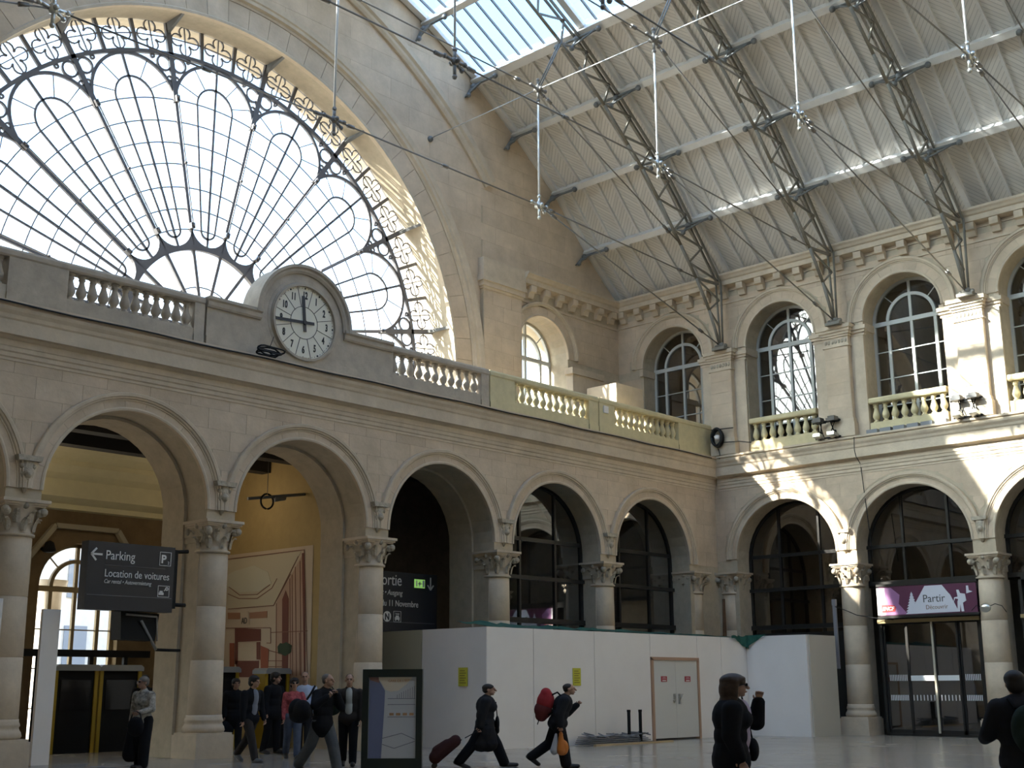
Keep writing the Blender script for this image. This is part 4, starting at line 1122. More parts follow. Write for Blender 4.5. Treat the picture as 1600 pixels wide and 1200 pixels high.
clk = empty('wall_clock', (CX, -.06, CZ-.02), label='round white station clock reading just before a quarter to twelve', cat='clock')
def disc(g, r, w0, w1, n=48): g.loft([[(r*cos(2*pi*k/n), -w, r*sin(2*pi*k/n)) for k in range(n)] for w in (w0, w1)], smooth=False)
DIAL = mat('cream_dial', (.74, .70, .58), .5); INK = mat('black_print', (.015, .015, .018), .5)
g = MB(); disc(g, 1.0, 0, .03); g.build('dial', DIAL, clk)
g = MB()
def rline(g, a, r0, r1, wd, w=.034):
    c, s_ = sin(a), cos(a); g.bar((c*r0, -w, s_*r0), (c*r1, -w, s_*r1), wd, .006, (0, 1, 0))
for k in range(12): rline(g, rad(15+30*k), .44, .99, .014)
g.arc(0, 0, [(.43, -.036), (.43, -.03), (.445, -.03), (.445, -.036)], 0, 2*pi, 40, caps=False)
g.build('sector_lines', INK, clk)
g = MB()
for k in range(60):
    a = rad(6*k); r_ = .026 if k % 5 == 0 else .01
    g.prism([(sin(a)*.94+r_*cos(t), cos(a)*.94+r_*sin(t)) for t in [2*pi*i/8 for i in range(8)]], -.038, -.03, 1)
tag(g.build('minute_dots', INK, clk), kind='stuff'); clk.scale = (1.05, 1, 1.05)
TEXTS = []
def text(s_, size, m, parent, loc, rz=0., name='lettering', align='LEFT', ext=.004, shear=0., sx=1., bold=0.):
    c = bpy.data.curves.new(name, 'FONT'); c.body = s_; c.size = size; c.extrude = ext; c.align_x = align; c.align_y = 'CENTER' if align == 'CENTER' else 'BOTTOM_BASELINE'
    c.shear = shear; c.offset = bold; c.resolution_u = 4
    c.materials.append(m); o = bpy.data.objects.new(name, c); COL.objects.link(o); o.parent = parent; o.location = loc; o.rotation_euler = (pi/2, 0, rz); o.scale = (sx, 1, 1)
    TEXTS.append(o); return o
for k in range(1, 13):
    a = rad(30*k); text(str(k), .27, INK, clk, (sin(a)*.74, -.036, cos(a)*.74), name='numeral', align='CENTER', sx=.62, bold=.008)
HANDM = mat('hand_grey', (.05, .05, .055), .4)
g = MB(); a = rad(-5.5); g.bar((-sin(a)*.25, -.06, -cos(a)*.25), (sin(a)*.72, -.06, cos(a)*.72), .085, .015, (0, 1, 0)); g.build('hour_hand', HANDM, clk)
g = MB(); a = rad(266); g.bar((-sin(a)*.3, -.08, -cos(a)*.3), (sin(a)*.95, -.08, cos(a)*.95), .075, .015, (0, 1, 0)); disc(g, .06, .05, .1, 12); g.build('minute_hand', HANDM, clk)
g = MB(); g.arc(0, 0, [(.98, -.12), (.98, 0), (1.04, 0), (1.04, -.12)], 0, 2*pi, 48, caps=False); g.build('bezel', GREYST, clk)
# cables on the cornice
CAB = mat('black_cable', (.01, .01, .011), .6)
g = MB(); g.path([(x, -.47, 10.06+.012*sin(x*1.7)) for x in [-33+.7*k for k in range(47)]], .022, 5); g.build('cable', CAB, label='thin black cable running along the edge of the left cornice', cat='cable')
g = MB()
for j in range(4): g.path([(-21.2+.42*cos(t+j)*(.7+.1*j), -.3-.08*j+.05*sin(3*t), 10.22+.09*sin(t*1.0+j)+.03*j) for t in [2*pi*k/16 for k in range(17)]], .025, 5)
g.path([(-21.1, -.3, 10.4), (-21.0, -.35, 10.75)], .01, 4)
g.build('cable_coil', CAB, label='heap of black cable lying on the cornice under the clock', cat='cable')
g = MB(); g.path([(-.5+.02*sin(k*2.), -6.25+.03*sin(k*1.3), 10.1-.23*k) for k in range(4)]+[(-.08, -6.2-.02*k, 9.2-.3*k) for k in range(12)], .015, 5); g.build('cable', CAB, label='thin black cable hanging down the right wall between two arches', cat='cable')
# coiled cable and lamp at the corner
g = MB()
for j in range(5): g.path([(-.42-.03*j, -.55+.23*cos(t), 10.85+.33*sin(t)+.01*j) for t in [2*pi*k/18 for k in range(19)]], .05, 5)
g.path([(-.5, -.3, 11.2), (-.5, -1.3, 11.15)], .02, 4); g.path([(-.5, -.75, 10.65), (-.45, -1.5, 10.6), (-.4, -2.0, 10.5)], .02, 4)
g.path([(-.45, -.55, 10.45), (-.42, -.6, 10.2), (-.4, -.55, 10.05)], .02, 4)
cc = g.build('cable_coil', CAB, label='round coil of black cable hung at the corner parapet', cat='cable')
q = MB(); q.lathe([(.02, 0), (.1, .02), (.13, .16), (.06, .2)], (-.55, -.6, 10.75), 10); q.build('lamp_head', WHITE, cc)
# floodlights on the right cornice
def floodlight(y, label):
    rt_ = empty('floodlight', (-.42, y, 10.18), label=label, cat='floodlight', group='floodlight brackets on the right cornice')
    g = MB(); g.tube((0, -.5, .05), (0, .5, .05), .025, 6); g.tube((-.05, -.55, .62), (-.05, .55, .62), .03, 6)
    for s_ in (-.3, .3): g.tube((0, s_, .05), (-.1, s_*.6, .62), .022, 6); g.tube((0, s_, .62), (-.1, s_*.4, .1), .018, 6); g.box(-.05, .1, s_-.02, s_+.02, 0, .3)
    g.build('bracket', BLACK, rt_)
    for s_ in (-.28, .28):
        g = MB(); g.box(-.3, .12, s_-.17, s_+.17, .6, .7); g.box(-.24, .06, s_-.13, s_+.13, .7, .78); g.build('lamp_housing', mat('dark_housing', (.06, .055, .05), .4), rt_)
        g = MB(); g.prism([(-.35, .08), (.05, .0), (.05, .12), (-.35, .2)], s_-.14, s_+.14, 1); g.build('reflector', STEEL, rt_)
floodlight(-5.2, 'pair of floodlights on a black bracket below the second pilaster')
floodlight(-10.35, 'pair of floodlights on a black bracket below the sunlit third pilaster')

# ================================================================ SIGNS
def sign_parking():
    rt_ = empty('hanging_sign', (-25.68, -.02, 3.42), label='charcoal sign reading Parking and Location de voitures, hung in the arch of the ticket kiosks', cat='sign')
    W_, H = 2.28, 1.56
    g = MB(); g.box(0, W_, 0, .32, 0, H); g.build('panel', SIGNM, rt_)
    g = MB(); g.tube((W_, .15, H-.1), (W_+.45, .15, H-.05), .05, 6); g.tube((W_, .15, .2), (W_+.45, .15, .2), .05, 6); g.box(W_, W_+.1, .02, .3, .1, H-.05); g.build('wall_bracket', BLACK, rt_)
    w = -.012
    text('Parking', .30, SIGNW, rt_, (.44, w, H-.40), sx=.86)
    text('Location de voitures', .25, SIGNW, rt_, (.44, w, H-.8), sx=.82)
    text('Car rental \u2022 Autovermietung', .135, SIGNW, rt_, (.44, w, H-.95), sx=.78, shear=.25)
    g = MB()
    g.bar((.08, w, H-.3), (.36, w, H-.3), .045, .008, (0, 1, 0)); g.bar((.08, w, H-.3), (.21, w, H-.16), .045, .008, (0, 1, 0)); g.bar((.08, w, H-.3), (.21, w, H-.44), .045, .008, (0, 1, 0))
    g.build('arrow', SIGNW, rt_)
    g = MB(); g.box(.44, W_-.25, w-.004, w+.004, H-.535, H-.528); g.box(.04, W_-.04, w-.004, w+.004, H-1.235, H-1.222); g.build('rule_line', mat('sign_grey_print', (.2, .2, .21), .6), rt_)
    for z, kind in ((H-.46, 'p'), (H-1.205, 'c')):
        g = MB(); x = W_-.42
        k_ = .33 if kind == 'p' else .27
        for a in ((x, x+.012, z, z+k_), (x+.30, x+.312, z, z+k_), (x, x+.312, z, z+.012), (x, x+.312, z+k_-.01, z+k_+.002)): g.box(a[0], a[1], w-.004, w+.004, a[2], a[3])
        if kind == 'c':
            g.box(x+.03, x+.16, w-.004, w+.004, z+.05, z+.11); g.box(x+.05, x+.13, w-.004, w+.004, z+.11, z+.15); g.bar((x+.17, w, z+.15), (x+.23, w, z+.22), .02, .008, (0, 1, 0))
            g.arc(x+.24, z+.2, [(.02, -.004+w), (.025, .004+w), (.045, .004+w), (.045, w-.004)], 0, 2*pi, 14, caps=False)
        g.build('pictogram', SIGNW, rt_)
        if kind == 'p': text('P', .27, SIGNW, rt_, (x+.04, w, z+.07), name='lettering', bold=.008); text('2', .1, SIGNW, rt_, (x+.22, w, z+.04))
sign_parking()
def sign_sortie():
    rt_ = empty('hanging_sign', (-14.5, 2.6, 3.3), label='charcoal exit sign reading Sortie, hung in the dark arch over the hoarding end', cat='sign')
    X0, X1, H = -1.2, 2.35, 1.85
    g = MB(); g.box(X0, X1, 0, .25, 0, H); g.build('panel', SIGNM, rt_); w = -.012
    text('Sortie', .50, SIGNW, rt_, (-.2, w, H-.42), sx=.84)
    text('Exit \u2022 Ausgang', .23, SIGNW, rt_, (-.22, w, H-.72), sx=.8, shear=.25)
    text('Rue du 11 Novembre', .27, SIGNW, rt_, (-.42, w, H-1.06), sx=.82)
    g = MB(); x = 2.05; g.bar((x, w, H-.1), (x, w, H-.48), .05, .008, (0, 1, 0)); g.bar((x, w, H-.49), (x-.13, w, H-.34), .05, .008, (0, 1, 0)); g.bar((x, w, H-.49), (x+.13, w, H-.34), .05, .008, (0, 1, 0)); g.build('arrow', SIGNW, rt_)
    g = MB(); g.box(1.35, 1.8, w-.004, w+.004, H-.45, H-.18); g.build('exit_pictogram', mat('exit_green', (.25, .5, .12), .6, emit=((.3, .6, .15), .25)), rt_)
    g = MB(); g.box(1.42, 1.47, w-.008, w-.004, H-.4, H-.23); g.box(1.55, 1.6, w-.008, w-.004, H-.4, H-.26); g.box(1.5, 1.66, w-.008, w-.004, H-.33, H-.3); g.box(1.7, 1.78, w-.008, w-.004, H-.42, H-.21); g.build('pictogram', SIGNW, rt_)
    g = MB(); g.prism([(.24+.16*cos(2*pi*k/20), H-1.38+.16*sin(2*pi*k/20)) for k in range(20)], w-.004, w+.004, 1)
    g.build('round_badge', SIGNW, rt_); text('N', .27, SIGNM, rt_, (.14, w-.006, H-1.48), sx=.9, bold=.01)
    g = MB(); x, z = .5, H-1.54
    for a in ((x, x+.012, z, z+.33), (x+.30, x+.312, z, z+.33), (x, x+.312, z, z+.012), (x, x+.312, z+.32, z+.332), (x+.06, x+.25, z+.07, z+.15), (x+.09, x+.22, z+.15, z+.2), (x+.07, x+.11, z+.04, z+.07), (x+.2, x+.24, z+.04, z+.07)): g.box(a[0], a[1], w-.004, w+.004, a[2], a[3])
    g.build('taxi_pictogram', SIGNW, rt_); text('TAXI', .08, SIGNW, rt_, (x+.06, w, z+.22))
    g = MB(); g.box(X0, X1-.1, w-.004, w+.004, .3, .312); g.build('rule_line', mat('sign_grey_print', (.2, .2, .21), .6), rt_)
sign_sortie()
# banner over the doors
bn = empty('banner', (-.02, 0, 0), label='purple banner reading Partir Découvrir with a white mountain and hiker', cat='banner')
PUR = mat('purple_print', (.10, .024, .06), .5); PALEB = mat('pale_blue_print', (.62, .63, .70), .5)
def flatB(pts, m, name, parent, x, t=.006):
    g = MB(); g.prism(pts, x, x-t, 0); return g.build(name, m, parent)
X0 = .0
flatB([(-6.5, 4.92), (-9.9, 4.86), (-9.9, 3.92), (-6.5, 3.92)], PUR, 'panel', bn, X0+.05, .05)
flatB([(-6.42, 4.86), (-6.95, 4.85), (-7.25, 4.6), (-7.2, 4.3), (-7.5, 3.95), (-6.42, 3.95)], mat('sun_spill_lilac', (.36, .17, .34), .5), 'sun_spill_area', bn, X0, .004)  # sun spill over the banner's left end, put in as lilac colour
flatB([(-6.42, 4.86), (-6.72, 4.85), (-6.72, 3.95), (-6.42, 3.95)], mat('sun_washout_white', (.7, .68, .68), .5), 'sun_washout_area', bn, X0-.004, .004)  # left edge washed out by sun, drawn as a white strip
flatB([(-7.43, 3.95), (-7.77, 4.27), (-8.16, 4.85), (-8.76, 4.85), (-8.95, 4.6), (-9.02, 4.52), (-9.27, 3.96)], PALEB, 'mountain', bn, X0-.004)
tp = [(-7.68, 4.68)]
for k in range(7): tp += [(-7.68-.05-.03*k, 4.58-.09*k), (-7.68-.03-.02*k, 4.57-.09*k)]
tp += [(-7.68-.02*3, 3.95)] ; tp2 = [(-7.68*2-a, b) for a, b in reversed(tp[1:-1])]
flatB(tp[:-1]+[(-7.86, 3.95), (-7.46, 3.95)]+tp2, PALEB, 'fir_tree', bn, X0-.006)
flatB([(-9.24, 4.66), (-9.32, 4.66), (-9.36, 4.55), (-9.52, 4.52), (-9.55, 4.3), (-9.43, 4.24), (-9.45, 3.96), (-9.36, 3.96), (-9.34, 4.2), (-9.31, 3.96), (-9.23, 3.96), (-9.25, 4.28), (-9.28, 4.36), (-9.18, 4.39), (-9.12, 4.26), (-9.15, 4.42), (-9.27, 4.44)], PALEB, 'hiker', bn, X0-.006)
flatB([(-9.58, 4.78), (-9.65, 4.78), (-9.66, 4.63), (-9.78, 4.58), (-9.57, 4.53)], PALEB, 'bird', bn, X0-.006)
text('Partir', .36, mat('grey_ink', (.08, .085, .09), .5), bn, (X0-.012, -8.06, 4.31), rz=-pi/2, sx=.95)
text('Découvrir', .2, mat('pale_brown_ink', (.25, .17, .13), .5), bn, (X0-.012, -8.15, 4.08), rz=-pi/2, sx=.92)
flatB([(-6.58, 4.3), (-7.05, 4.26), (-7.1, 4.18), (-7.05, 4.05), (-6.58, 4.03)], mat('red_print', (.55, .06, .06), .5), 'logo_plate', bn, X0-.008, .004)
text('SNCF', .17, SIGNW, bn, (X0-.018, -6.6, 4.1), rz=-pi/2, shear=.3, bold=.006)
g = MB(); g.box(-.02, .12, -9.95, -6.42, 3.84, 3.92); g.box(-.02, .12, -9.95, -6.42, 4.9, 4.98); g.build('rail', FRAMED, bn)

# mural on the partition
mu = empty('mural', (-17.36, 0, 0), label='sepia sketch of a station hall on the yellow wall right of the parking sign', cat='mural')
def flatM(pts, m, name, x=-.0, t=.008): 
    g = MB(); g.prism(pts, x, x-t, 0); return g.build(name, m, mu)
SEP = lambda n, c: mat(n, c, .8)
flatM([(7.9, 5.72), (2.35, 5.70), (2.3, 1.5), (7.9, 1.5)], SEP('mural_ground', (.66, .54, .40)), 'ground', 0, .01)
flatM([(7.8, 5.57), (2.9, 5.56), (4.15, 4.05), (7.8, 4.05)], SEP('mural_ceiling_wash', (.66, .58, .42)), 'ceiling_wash', -.01)
flatM([(6.2, 5.2), (5.2, 5.3), (4.5, 5.05), (4.3, 4.7), (4.9, 4.5), (5.9, 4.52), (6.6, 4.75), (7.0, 5.0)], SEP('mural_pale_oval', (.70, .66, .52)), 'pale_oval', -.018)
flatM([(4.0, 4.15), (2.8, 5.5), (2.5, 1.5), (3.95, 1.5)], SEP('mural_pink_wash', (.56, .38, .27)), 'pink_wash', -.01)
DR = SEP('mural_dark_red', (.20, .07, .05)); RD = SEP('mural_red', (.36, .11, .06))
for n_, p_ in (('painted_column', [(3.73, 4.2), (3.58, 4.45), (3.42, 4.2), (3.32, 1.9), (3.6, 1.9)]), ('painted_cornice', [(6.09, 3.45), (4.75, 3.37), (4.72, 3.02), (6.05, 3.02)]), ('painted_post', [(6.05, 3.02), (5.9, 3.02), (5.85, 2.35), (6.0, 2.36)]),
               ('painted_post', [(4.93, 2.99), (4.75, 2.99), (4.71, 2.47), (4.89, 2.48)]), ('painted_counter', [(6.01, 2.46), (4.77, 2.44), (4.76, 1.96), (5.72, 1.97)]), ('painted_pilaster', [(2.86, 5.5), (2.74, 5.5), (2.5, 2.0), (2.56, 2.0)])): flatM(p_, DR, n_, -.018)
for n_, p_ in (('painted_panel', [(4.71, 2.88), (4.3, 2.77), (4.3, 1.96), (4.65, 1.96)]), ('painted_panel', [(6.33, 3.0), (6.08, 2.99), (6.02, 2.29), (6.27, 2.25)])): flatM(p_, RD, n_, -.018)
flatM([(6.51, 3.93), (5.85, 3.9), (5.83, 3.7), (6.49, 3.73)], SEP('mural_letter_wash', (.42, .22, .13)), 'letter_band', -.018)
flatM([(5.36, 3.88), (4.46, 3.89), (4.45, 3.69), (5.34, 3.7)], SEP('mural_letter_wash', (.42, .22, .13)), 'letter_band', -.018)
flatM([(5.83, 3.72), (5.42, 3.92), (5.33, 3.53), (5.76, 3.53)], SEP('mural_ground', (.66, .54, .40)), 'painted_sign', -.02)
text('AD', .26, INK, mu, (-.035, 5.74, 3.56), rz=-pi/2, sx=.8)
flatM([(3.87, 2.83), (3.75, 2.93), (3.62, 2.91), (3.45, 2.95), (3.19, 2.85), (3.21, 2.65), (3.35, 2.6), (3.48, 2.55), (3.65, 2.6), (3.83, 2.63)], SEP('mural_green', (.05, .075, .04)), 'painted_tree', -.02)
g = MB()
for a in ([(6.65, 5.59), (2.76, 5.59), (2.4, 1.94)], [(6.51, 4.04), (4.15, 4.04), (3.03, 5.42)], [(4.04, 4.17), (3.37, 4.92)], [(6.55, 4.51), (5.94, 4.33), (4.99, 4.29), (4.27, 4.56), (4.03, 4.83)],
          [(6.51, 4.72), (5.92, 4.44), (5.0, 4.41), (4.37, 4.67)], [(4.01, 4.1), (3.9, 2.0)], [(3.16, 5.12), (2.92, 1.98)], [(2.94, 5.27), (2.7, 1.98)], [(4.21, 3.25), (2.47, 3.24)], [(6.56, 3.46), (4.28, 3.39)],
          [(4.25, 3.39), (4.22, 2.94), (4.42, 2.95)], [(4.33, 2.43), (3.64, 2.42)], [(4.35, 2.74), (3.65, 2.62)], [(4.32, 2.26), (3.57, 2.25)], [(3.4, 4.8), (3.2, 2)], [(3.3, 4.9), (3.1, 2)], [(2.85, 3.2), (2.75, 2)]):
    for p, q in zip(a, a[1:]): g.bar((-.024, p[0], p[1]), (-.024, q[0], q[1]), .022, .008, (1, 0, 0))
g.build('sketch_lines', SEP('mural_line', (.27, .13, .09)), mu)

# ================================================================ HOARDING
hd = empty('hoarding', (0, 0, 0), label='white construction hoarding with double door wrapping the arcade corner', cat='hoarding')
HH = 3.25; js = [-15.2, -13.3, -10.6, -7.85, -5.3, -3.9, -2.25]
for a, b in zip(js, js[1:]):
    g = MB(); g.box(a+.01, b-.01, -2.6, -2.5, 2.52 if a == -7.85 else 0, HH); g.build('panel', WHITE, hd)
for a, b, m in ((-2.6, -.02, WHITE), (0, 2.3, mat('beige_board', (.46, .42, .30), .7))):
    g = MB(); g.box(-15.2, -15.1, a+.01, b-.01, 0, HH); g.build('panel', m, hd)
g = MB(); g.box(-2.35, -2.25, -4.95, -2.61, 0, HH+.05); g.build('panel', WHITE, hd)
g = MB(); g.box(-2.24, -.5, -5.0, -4.9, 0, HH+.05); g.build('panel', mat('warm_white_board', (.56, .53, .46), .7), hd)
FRW = mat('pinkish_wood', (.45, .28, .18), .7)
g = MB(); g.box(-7.85, -7.76, -2.66, -2.5, 0, 2.5); g.box(-5.38, -5.29, -2.66, -2.5, 0, 2.5); g.box(-7.85, -5.29, -2.66, -2.5, 2.45, 2.54); g.build('door_frame', FRW, hd)
for a, b in ((-7.76, -6.575), (-6.565, -5.38)):
    g = MB(); g.box(a, b, -2.62, -2.56, .06, 2.45); d = g.build('door', mat('door_grey_white', (.62, .605, .56), .6), hd)
    s_ = -6.68 if a < -7 else -6.42
    q = MB(); q.box(s_-.04, s_+.04, -2.66, -2.62, 1.1 if a > -7 else 1.14, 1.4); q.tube((s_, -2.68, 1.24), (s_+(-.16 if a < -7 else .12), -2.7, 1.2 if a < -7 else 1.4), .018, 6); q.build('handle', STEEL, d)
    c = -7.2 if a < -7 else -5.93
    q = MB(); q.box(c-.15, c+.15, -2.635, -2.62, 1.78, 1.95); q.build('warning_sticker', mat('red_sticker', (.42, .05, .06), .6), d)
    q = MB(); q.box(c-.1, c+.1, -2.64, -2.634, 1.80, 1.83); q.box(c-.1, c+.1, -2.64, -2.634, 1.87, 1.88); q.box(c-.08, c+.08, -2.64, -2.634, 1.91, 1.92); q.build('sticker_print', SIGNW, d)
YEL = mat('yellow_notice', (.55, .52, .05), .6)
def notice(f, label):
    rt_ = empty('notice', (0, 0, 0), label=label, cat='notice')
    g = MB(); g.box(0, .36, 0, .01, 0, .5, f=f); g.build('sheet', YEL, rt_)
    g = MB()
    for k in range(6): g.box(.06, .30-.05*(k % 2), -.006, 0, .08+k*.065, .1+k*.065, f=f)
    g.build('print_lines', mat('olive_print', (.22, .17, .04), .7), rt_)
notice(lambda a, b, c: (-15.22+b, -1.53-a, 1.67+c), 'yellow notice on the shaded end face of the hoarding')
notice(lambda a, b, c: (-11.62+a, -2.62+b, 1.67+c), 'yellow notice on the long front of the hoarding above the backpack man')
# green netting
def net(pts_fn, nu, nv, name, label):
    g = MB(); vs = [pts_fn(i/(nu-1), j/(nv-1)) for j in range(nv) for i in range(nu)]
    vs += [(x+.01, y+.02, z+.01) for x, y, z in vs]
    fs = [(j*nu+i, j*nu+i+1, (j+1)*nu+i+1, (j+1)*nu+i) for j in range(nv-1) for i in range(nu-1)]
    off = nu*nv; fs += [tuple(off+k for k in reversed(f)) for f in fs]
    g.add(vs, fs, smooth=True); return g.build(name, mat('green_netting', (.018, .10, .075), .8, noise=.4, nscale=6), label=label, cat='netting')
random.seed(3)
rn = [[random.uniform(-.06, .06) for _ in range(60)] for _ in range(12)]
net(lambda s_, t: (-14.6+11.9*s_, -2.48+1.7*t+rn[int(t*4)][int(s_*39)], 3.27+.2*t*(1-.5*s_)+rn[int(t*4)+5][int(s_*39)]*(.25+t)), 40, 5, 'construction_net', 'dark green netting draped behind the top of the hoarding')
net(lambda s_, t: (-3.3+1.05*s_, -2.66-.05*sin(s_*9), 3.3-t*(.08+.42*(s_**1.4))+.02*sin(s_*17)), 16, 6, 'construction_net', 'green netting corner hanging over the hoarding front')
net(lambda s_, t: (-2.40-.04*sin(s_*9), -2.62-.85*s_, 3.33-t*(.45*(1-s_)**1.3)), 12, 6, 'construction_net', 'green netting corner hanging over the hoarding return')
# plank, conduit
g = MB(); g.prism([(-.92, 3.3), (-.72, 3.3), (-.74, 4.75), (-.86, 4.75)], -.75, -.7, 1); g.build('plank', mat('old_wood', (.16, .09, .05), .8, noise=.3), label='brown wooden plank leaning against the corner column above the hoarding', cat='plank')
g = MB(); g.box(-.36, -.28, -5.02, -4.90, 2.2, 4.5); g.box(-.38, -.27, -5.03, -4.89, 4.35, 4.55); g.build('conduit', mat('grey_plastic', (.24, .24, .26), .5), label='grey vertical conduit on the sunlit column beside the hoarding', cat='conduit')
# floor clutter in front of the hoarding
rt_ = empty('folded_barrier', (-10.2, -3.05, 0), label='flat heap of folded metal grating on the floor before the hoarding', cat='barrier')
g = MB()
for k in range(5): g.box(-1.6, 1.4-.1*k, -.3+.02*k, .25-.03*k, .03+.05*k, .06+.05*k)
g.build('grating_layers', mat('galvanised', (.24, .25, .27), .5, metal=.5), rt_)
g = MB()
random.seed(5)
for k in range(26): x = -1.5+k*.11; g.tube((x, -.3, .2+random.uniform(0, .1)), (x+random.uniform(-.2, .3), .2, .16+random.uniform(0, .2)), .02, 5)
g.build('loose_bars', mat('galvanised', (.24, .25, .27), .5, metal=.5), rt_)
g = MB(); g.box(-1.5, 2.2, -.45, -.36, 0, .05); g.build('timber_edge', mat('pale_timber', (.45, .33, .18), .7), rt_)
for x, y, l in ((-9.78, -3.2, 'left one of two thin black posts standing by the hoarding'), (-9.36, -3.3, 'right one of two thin black posts standing by the hoarding')):
    g = MB(); g.box(x-.035, x+.035, y-.035, y+.035, .03, .95); g.box(x-.06, x+.06, y-.06, y+.06, 0, .05); g.box(x-.04, x+.04, y-.04, y+.04, .9, .97); g.build('barrier_post', BLACK, label=l, cat='post')

# ================================================================ LEFT SIDE FURNITURE
g = MB(); g.box(-26.32, -25.9, .62, .72, 0, 3.42); g.box(-26.36, -25.86, .72, 1.0, 0, .06); g.build('display_panel', WHITE, label='tall blank white panel standing beside the leftmost column', cat='panel')
g = MB(); g.box(-28.9, -28.0, -.95, -.85, 0, 3.5); g.box(-28.9, -28.1, -.85, -.6, 0, .06); g.build('display_panel', WHITE, label='white panel barely showing at the left photo edge', cat='panel')
def kiosk(x0, x1, y, h, label):
    rt_ = empty('ticket_kiosk', (x0, y, 0), label=label, cat='ticket kiosk', group='dark ticket kiosks in the vestibule'); W_ = x1-x0
    g = MB(); g.box(.08, W_-.08, .0, .5, 0, h-.15); g.build('body', BLACK, rt_)
    Yl = mat('yellow_side', (.42, .27, .02), .5)
    for a in (0, W_-.1): g = MB(); g.box(a, a+.1, -.05, .5, 0, h-.14); g.build('side_post', Yl, rt_)
    g = MB(); g.prism([(-.02, h-.16), (W_+.02, h-.16), (W_+.02, h-.06), (W_-.06, h), (.06, h), (-.02, h-.06)], -.12, .55, 1); g.build('top_cap', mat('grey_cap', (.33, .33, .31), .5), rt_)
    g = MB(); g.box(.2, W_-.2, -.03, 0, 1.1, h-.4); g.build('screen', mat('dark_screen', (.02, .02, .022), .2), rt_)
kiosk(-23.7, -22.45, 5.0, 2.28, 'dark ticket kiosk with grey top left of the patterned-jacket woman'); kiosk(-22.4, -21.15, 5.0, 2.28, 'dark ticket kiosk with grey top right beside the patterned-jacket woman')
kiosk(-19.6, -18.35, 4.4, 2.25, 'yellow-sided kiosk in front of the mural, behind the man in the grey shirt'); kiosk(-18.3, -17.45, 3.2, 2.2, 'yellow-sided kiosk in front of the mural, behind the red-topped woman')
rt_ = empty('monitor', (-24.1, .2, 3.05), label='black ceiling monitor under the parking sign on an arm', cat='monitor')
g = MB(); g.prism([(-.52, .38), (.5, .34), (.42, -.3), (-.48, -.28)], 0, .45, 1); g.build('casing', BLACK, rt_)
g = MB(); g.tube((.0, -.05, .16), (.5, .05, -.5), .035, 6); g.tube((-.4, -.03, .3), (.42, -.03, .27), .03, 6); g.tube((.42, -.03, .27), (.48, 0, -.3), .02, 6); g.build('arm', mat('grey_arm', (.25, .25, .24), .4), rt_)
g = MB(); g.tube((.5, .05, -.5), (1.3, .3, -.5), .04, 6); g.build('wall_mount', BLACK, rt_)
rt_ = empty('spotlight', (-18.6, 3.0, 6.9), label='small spotlight and cable ring hanging above the mural', cat='spotlight')
g = MB(); g.path([(.0+.22*cos(t), 0, .02+.22*sin(t)) for t in [2*pi*k/18 for k in range(19)]], .03, 5); g.build('cable_ring', CAB, rt_)
g = MB(); g.tube((.25, 0, .12), (.62, 0, .2), .09, 8); g.tube((0, 0, .24), (0, 0, 1.25), .012, 4); g.tube((-.6, .1, .05), (1.7, -.2, .42), .05, 6); g.build('lamp_body', IRON, rt_)
rt_ = empty('wall_lamp', (-22.9, 7.75, 5.6), label='dark lamp on the ochre wall beside the vestibule window', cat='lamp')
g = MB(); g.tube((0, .15, 0), (0, -.3, 0), .05, 6); g.lathe([(.02, .2), (.12, .15), (.2, -.1), (.12, -.14)], (0, -.3, 0), 10); g.build('lamp_body', BLACK, rt_)
rt_ = empty('emergency_light', (-.62, -10.4, 4.0), label='small oval lamp box on the round column right of the doors', cat='lamp')
g = MB(); g.ball((0, 0, 0), .14, 12, 8, sc=(.5, 1.3, 1)); g.build('diffuser', STEEL, rt_)
g = MB(); g.path([(0, -.15, .05), (.05, -.3, .12), (.08, -.5, .05), (.1, -.62, -.15)], .012, 4); g.path([(0, .15, .05), (.05, .3, .1), (.12, .5, -.05)], .012, 4); g.build('cord', CAB, rt_)
g = MB(); g.path([(-.36, -5.0, 4.3), (-.33, -5.4, 4.15), (-.25, -5.75, 3.98), (.15, -6.4, 3.85), (.1, -6.9, 3.8)], .014, 4); g.build('cable', CAB, label='thin cable sagging from the conduit to the banner', cat='cable')

# poster stand
ps = empty('poster_stand', (-22.05, -6.55, 0), rz=atan2(-.93, .80), label='free-standing black-framed poster stand with a blue-striped station poster', cat='poster stand')
W_, H_ = .63, 2.02
ps.rotation_euler = (0, 0, -.86)
g = MB(); g.box(-W_, W_, -.1, .1, H_-.16, H_); g.box(-W_, W_, -.1, .1, 0, .22); g.box(-W_, -W_+.13, -.1, .1, .22, H_-.16); g.box(W_-.13, W_, -.1, .1, .22, H_-.16); g.box(-W_+.05, W_-.05, -.03, .03, .1, H_-.1); g.build('frame', mat('black_green_frame', (.018, .024, .018), .35), ps)
def flatP(pts, m, name, y, t=.004): g = MB(); g.prism(pts, y, y-t, 1); return g.build(name, m, ps)
flatP([(-.5, .22), (.5, .22), (.5, 1.86), (-.5, 1.86)], mat('poster_grey', (.55, .55, .55), .5), 'poster', -.05)
flatP([(-.49, .22), (-.22, .22), (-.17, 1.2), (-.16, 1.58), (-.22, 1.68), (-.33, 1.86), (-.49, 1.86)], mat('poster_blue', (.17, .19, .30), .5), 'blue_pillar', -.055)
flatP([(-.33, 1.86), (.42, 1.86), (.3, 1.72), (.12, 1.58), (-.05, 1.56), (-.15, 1.6), (-.24, 1.74)], mat('poster_sand', (.7, .62, .5), .5), 'sand_vault', -.055)
